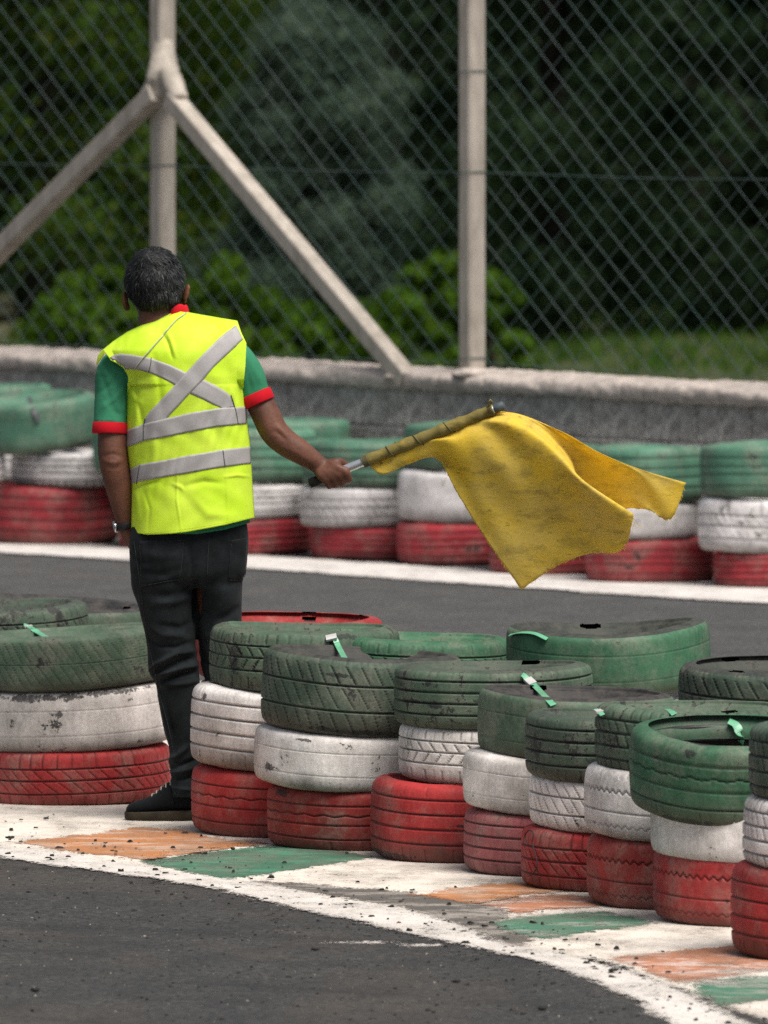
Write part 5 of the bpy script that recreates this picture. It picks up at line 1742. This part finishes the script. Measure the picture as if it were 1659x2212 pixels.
# ---- shoes
def shoe(ox, oy, oz, yaw):
    """side profile along -x (toe) in metres; heel at x=+.09"""
    root = None
    prof = [(-.196, .020, .030, .010), (-.190, .020, .044, .026), (-.170, .020, .055, .038), (-.14, .020, .064, .045), (-.11, .021, .078, .048), (-.085, .022, .100, .046), (-.060, .024, .116, .043), (-.03, .026, .124, .040), (.0, .028, .124, .038), (.035, .028, .124, .036), (.062, .028, .122, .032), (.074, .030, .08, .018)]
    pr = spline(prof, 3)
    rot = Matrix.Rotation(yaw, 3, 'Z')
    o0 = Vector((ox, oy, oz))
    m = MB()
    vs, fs = [], []
    n = 20
    for x, zb, zt, w in pr:
        for k in range(n):
            a = 2 * math.pi * k / n
            ca, sa = math.cos(a), math.sin(a)
            y = w * math.copysign(abs(ca) ** .75, ca)
            z = (zb + zt) / 2 + (zt - zb) / 2 * math.copysign(abs(sa) ** .8, sa)
            vs.append(o0 + rot @ Vector((x, y, z)))
    for i in range(len(pr) - 1):
        for k in range(n):
            fs.append((i * n + k, i * n + (k + 1) % n, (i + 1) * n + (k + 1) % n, (i + 1) * n + k))
    fs += [tuple(range(n - 1, -1, -1)), tuple(range((len(pr) - 1) * n, len(pr) * n))]
    m.add(vs, fs)
    up = man_obj('shoe', m.mesh('shoe'), M_SHOE)
    out = [(-.200, 0, .008), (-.196, 0, .020), (-.18, 0, .037), (-.14, 0, .050), (-.10, 0, .052), (-.05, 0, .046), (0, 0, .042), (.05, 0, .040), (.075, 0, .030), (.086, 0, .010)]
    ou = spline(out, 4)
    vs, fs = [], []
    k4 = 8
    for x, _, w in ou:
        t = (x + .2) / .286
        hb_ = .0 + .004 * max(0, (.12 - t) / .12)
        ht = .024 + .010 * t
        for y, z in ((-w * .93, hb_), (-w, hb_ + .005), (-w * 1.0, ht - .003), (-w * .96, ht), (w * .96, ht), (w, ht - .003), (w, hb_ + .005), (w * .93, hb_)):
            vs.append(o0 + rot @ Vector((x, y, z)))
    for i in range(len(ou) - 1):
        for k in range(8):
            fs.append((i * 8 + k, i * 8 + (k + 1) % 8, (i + 1) * 8 + (k + 1) % 8, (i + 1) * 8 + k))
    fs += [tuple(range(7, -1, -1)), tuple(range((len(ou) - 1) * 8, len(ou) * 8))]
    sm_ = MB()
    sm_.add(vs, fs)
    man_obj('sole', sm_.mesh('sole'), M_SOLE, up)
    for k in range(5):
        x = -.115 + k * .014
        z = np.interp(x, pr[:, 0], pr[:, 2]) + .0005
        w = .020
        lm = MB().tube([o0 + rot @ Vector((x, -w - .012, z - .010)), o0 + rot @ Vector((x - .002, -w * .5, z + .002)), o0 + rot @ Vector((x + .006, w * .6, z + .002)), o0 + rot @ Vector((x, w + .01, z - .009))], .0021, 6)
        man_obj('lace', lm.mesh('lace'), M_LACE, up)
f0 = G(265, 1778, .02)
shoe(f0.x + .198, 34.045, .0058, R_(-4))
f1 = G(505, 1740, 0)
shoe(q3(505, 1740).x + .03, 34.10, .012, R_(-40))

# ------------------------------------------------------------------ the flag
flag = empty('flag', on_stick(.25), 'worn yellow flag on a short stick held out by the man', 'flag')
def flag_obj(name, me, mat, parent=None, **kw):
    set_coords(me, coords(me) - np.array(flag.location, np.float32))
    return obj(name, me, mat, parent or flag, **kw)
M_METAL = simple("aluminium_tube", (0.55, 0.56, 0.6), (0.68, 0.69, 0.72), 60, .35, .1, .001, .5, metal=.75)
M_GRIP = simple("black_grip", (0.012, 0.012, 0.013), (0.022, 0.022, 0.023), 60, .6, .1)
M_TIP = simple("blue_grey_tip", (0.05, 0.065, 0.075), (0.09, 0.11, 0.12), 60, .5, 0)
m = MB().tube([on_stick(t) for t in (.0, .16, .2, .6, .97)], .0128, 20)
pole = flag_obj('pole', m.mesh('pole'), M_METAL)
m = MB().tube([on_stick(-.012), on_stick(-.008), on_stick(.03), on_stick(.105)], [.008, .0148, .0152, .0145], 20)
flag_obj('grip', m.mesh('grip'), M_GRIP)
m = MB().tube([on_stick(t) for t in (.955, .96, 1.0, 1.006)], [.0135, .0145, .0145, .010], 20)
flag_obj('end_cap', m.mesh('end_cap'), M_TIP)
def m_flag(name, deep):
    t = NT(name)
    tc = t.n('ShaderNodeTexCoord').outputs['Object']
    a = t.noise(tc, 5.0, 5, 0.65)
    b = t.noise(t.vmul(tc, (1, 1, 2.2)), 13.0, 6, 0.7)
    w = t.noise(tc, 480.0, 2, 0.6)
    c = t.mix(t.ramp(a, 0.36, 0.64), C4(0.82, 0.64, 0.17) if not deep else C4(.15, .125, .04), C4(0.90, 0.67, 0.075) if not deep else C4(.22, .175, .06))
    c = t.mix(t.ramp(b, 0.50, 0.64, 0, .50), c, C4(0.44, 0.32, 0.08))
    st = t.noise(t.vmul(tc, (.8, 1, 3.0)), 30.0, 5, .7)
    c = t.mix(t.ramp(st, 0.61, 0.68, 0, .6), c, C4(0.17, 0.14, 0.05))
    c = t.mix(t.ramp(w, 0.5, 0.8, 0, .15), c, C4(0.44, 0.31, 0.04))
    t.bump(t.math('ADD', t.math('MULTIPLY', b, 1.0), t.math('MULTIPLY', w, .15)), 0.35, 0.006)
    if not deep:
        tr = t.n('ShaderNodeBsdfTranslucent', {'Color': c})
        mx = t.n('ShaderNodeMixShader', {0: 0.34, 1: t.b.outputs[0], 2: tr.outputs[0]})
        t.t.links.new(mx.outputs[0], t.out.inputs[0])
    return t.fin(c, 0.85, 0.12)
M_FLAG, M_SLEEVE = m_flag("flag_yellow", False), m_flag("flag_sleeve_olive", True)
# sleeve wrapped round the stick
m = MB()
pts, rad = [], []
for k in range(61):
    t = .275 + (.95 - .275) * k / 60
    pts.append(on_stick(t))
    rad.append(.0165 + .0022 * math.sin(k * .55) * math.sin(k * .23) + (.0012 if k % 9 == 0 else 0) + .002 * math.sin(k / 60 * math.pi) - (.004 if k < 2 else 0))
m.tube(pts, rad, 18)
flag_obj('sleeve', m.mesh('sleeve'), M_SLEEVE)
for t0, t1, turns, r_w in ((.27, .30, 5, 0.0172), (.40, .45, 1.0, .0196), (.54, .60, .8, .0198), (.70, .76, .8, .0196), (.93, .95, 4, 0.0182)):
    m = MB()
    nv_ = SA.cross(Vector((0, 1, 0))).normalized()
    nw_ = SA.cross(nv_)
    pts = []
    for k in range(int(24 * turns) + 1):
        a = 2 * math.pi * k / 24
        pts.append(on_stick(t0 + (t1 - t0) * k / (24 * turns)) + nv_ * math.cos(a) * r_w + nw_ * math.sin(a) * r_w)
    m.tube(pts, .0017, 5)
    flag_obj('cord', m.mesh('cord'), simple("flag_cord", (.09, .08, .04), (.14, .12, .06), 60, .8, 0))
m = MB().tube([q3(*p) for p in ((1062, 888, -.12), (1056, 880, -.12), (1055, 870, -.125), (1060, 863, -.13), (1063, 868, -.13), (1058, 876, -.12), (1050, 880, -.12))], .0026, 6)
flag_obj('knot', m.mesh('knot'), M_SLEEVE)
# cloth
rows = [
 [(795, 1002, 0.0), (826, 1025, -.02), (880, 1003, -.02), (942, 990, -.02), (988, 1066, -.03), (1058, 1178, -.02), (1126, 1274, 0.0)],
 [(845, 980, -.0), (885, 966, -.03), (940, 962, -.05), (990, 1000, -.06), (1050, 1085, -.05), (1120, 1172, -.03), (1198, 1226, -.01)],
 [(900, 957, -.0), (948, 944, -.04), (1002, 950, -.08), (1060, 1000, -.09), (1120, 1075, -.07), (1200, 1145, -.04), (1272, 1196, -.04)],
 [(955, 934, -.01), (1004, 921, -.06), (1062, 932, -.10), (1122, 984, -.11), (1180, 1050, -.10), (1262, 1116, -.09), (1346, 1187, -.09)],
 [(1000, 916, -.02), (1044, 907, -.07), (1096, 913, -.12), (1158, 946, -.14), (1212, 992, -.15), (1262, 1042, -.16), (1367, 1112, -.15)],
 [(1022, 908, -.03), (1062, 898, -.06), (1112, 905, -.09), (1176, 948, -.08), (1228, 998, -.06), (1268, 1064, -.04), (1362, 1134, -.06)],
 [(1036, 902, -.04), (1074, 893, -.04), (1120, 900, -.04), (1186, 945, -.01), (1238, 994, .03), (1262, 1058, .05), (1340, 1104, .05)],
 [(1050, 897, -.05), (1082, 891, -.03), (1132, 900, -.01), (1206, 938, .01), (1268, 986, .02), (1330, 1036, .02), (1398, 1100, -.01)],
 [(1060, 893, -.06), (1090, 890, -.03), (1140, 901, .0), (1214, 936, .0), (1290, 982, -.02), (1376, 1030, -.03), (1448, 1122, -.03)],
 [(1066, 891, -.07), (1096, 891, -.04), (1146, 905, -.01), (1222, 936, -.01), (1296, 978, -.04), (1384, 1014, -.04), (1482, 1043, -.04)],
]
g = np.array(rows, float)
g1 = np.array([spline(r0, 14) for r0 in g])                    # along the fly
g2 = np.array([spline(g1[:, k], 14) for k in range(g1.shape[1])])   # across
g2 = g2.transpose(1, 0, 2)
nr_, nc_ = g2.shape[:2]
ii, kk = np.meshgrid(np.arange(nr_), np.arange(nc_), indexing='ij')
dd = .0035 * np.sin(ii * .16 + 1.2 * np.sin(kk * .07)) * np.sin(kk * .05) + .002 * np.sin(ii * .4 + kk * .11)
fray = rng.normal(0, 1.1, (nr_, nc_))
g2[:, -1, 0] += fray[:, -1] * .7
g2[:, -1, 1] += fray[:, -2] * .8
g2[0, 45:, 0] += fray[0, 45:] * .6
fp3 = np.array([[tuple(q3(g2[i, k, 0], g2[i, k, 1], g2[i, k, 2] + dd[i, k] - .02)) for k in range(nc_)] for i in range(nr_)])
i = np.arange(nr_ - 1)[:, None] * nc_
k = np.arange(nc_ - 1)[None, :]
fq = np.stack([i + k, i + nc_ + k, i + nc_ + k + 1, i + k + 1], -1).reshape(-1, 4)
cme = mesh_np('cloth', fp3.reshape(-1, 3), fq)
cloth = flag_obj('cloth', baked(cme, [('SOLIDIFY', dict(thickness=.0012))]), M_FLAG)
th = MB()
for q in range(110):
    e = rng.integers(0, nr_ - 1)
    if q % 5 == 4:
        p0 = Vector(fp3[0, rng.integers(50, nc_ - 1)])
    else:
        p0 = Vector(fp3[e, -1])
    L = rng.uniform(.003, .012) if q > 7 else rng.uniform(.02, .05)
    d = Vector((rng.normal(0.3, .5), rng.normal(0, .3), rng.normal(-.7, .4))).normalized()
    p1 = p0 + d * L * .6
    p2 = p1 + (d + Vector((rng.normal(0, .7), 0, rng.normal(0, .6)))).normalized() * L * .5
    th.tube([p0, p1, p2], .0005, 4)
o = flag_obj('frayed_threads', th.mesh('frayed_threads'), M_FLAG, cloth)
o['kind'] = 'stuff'
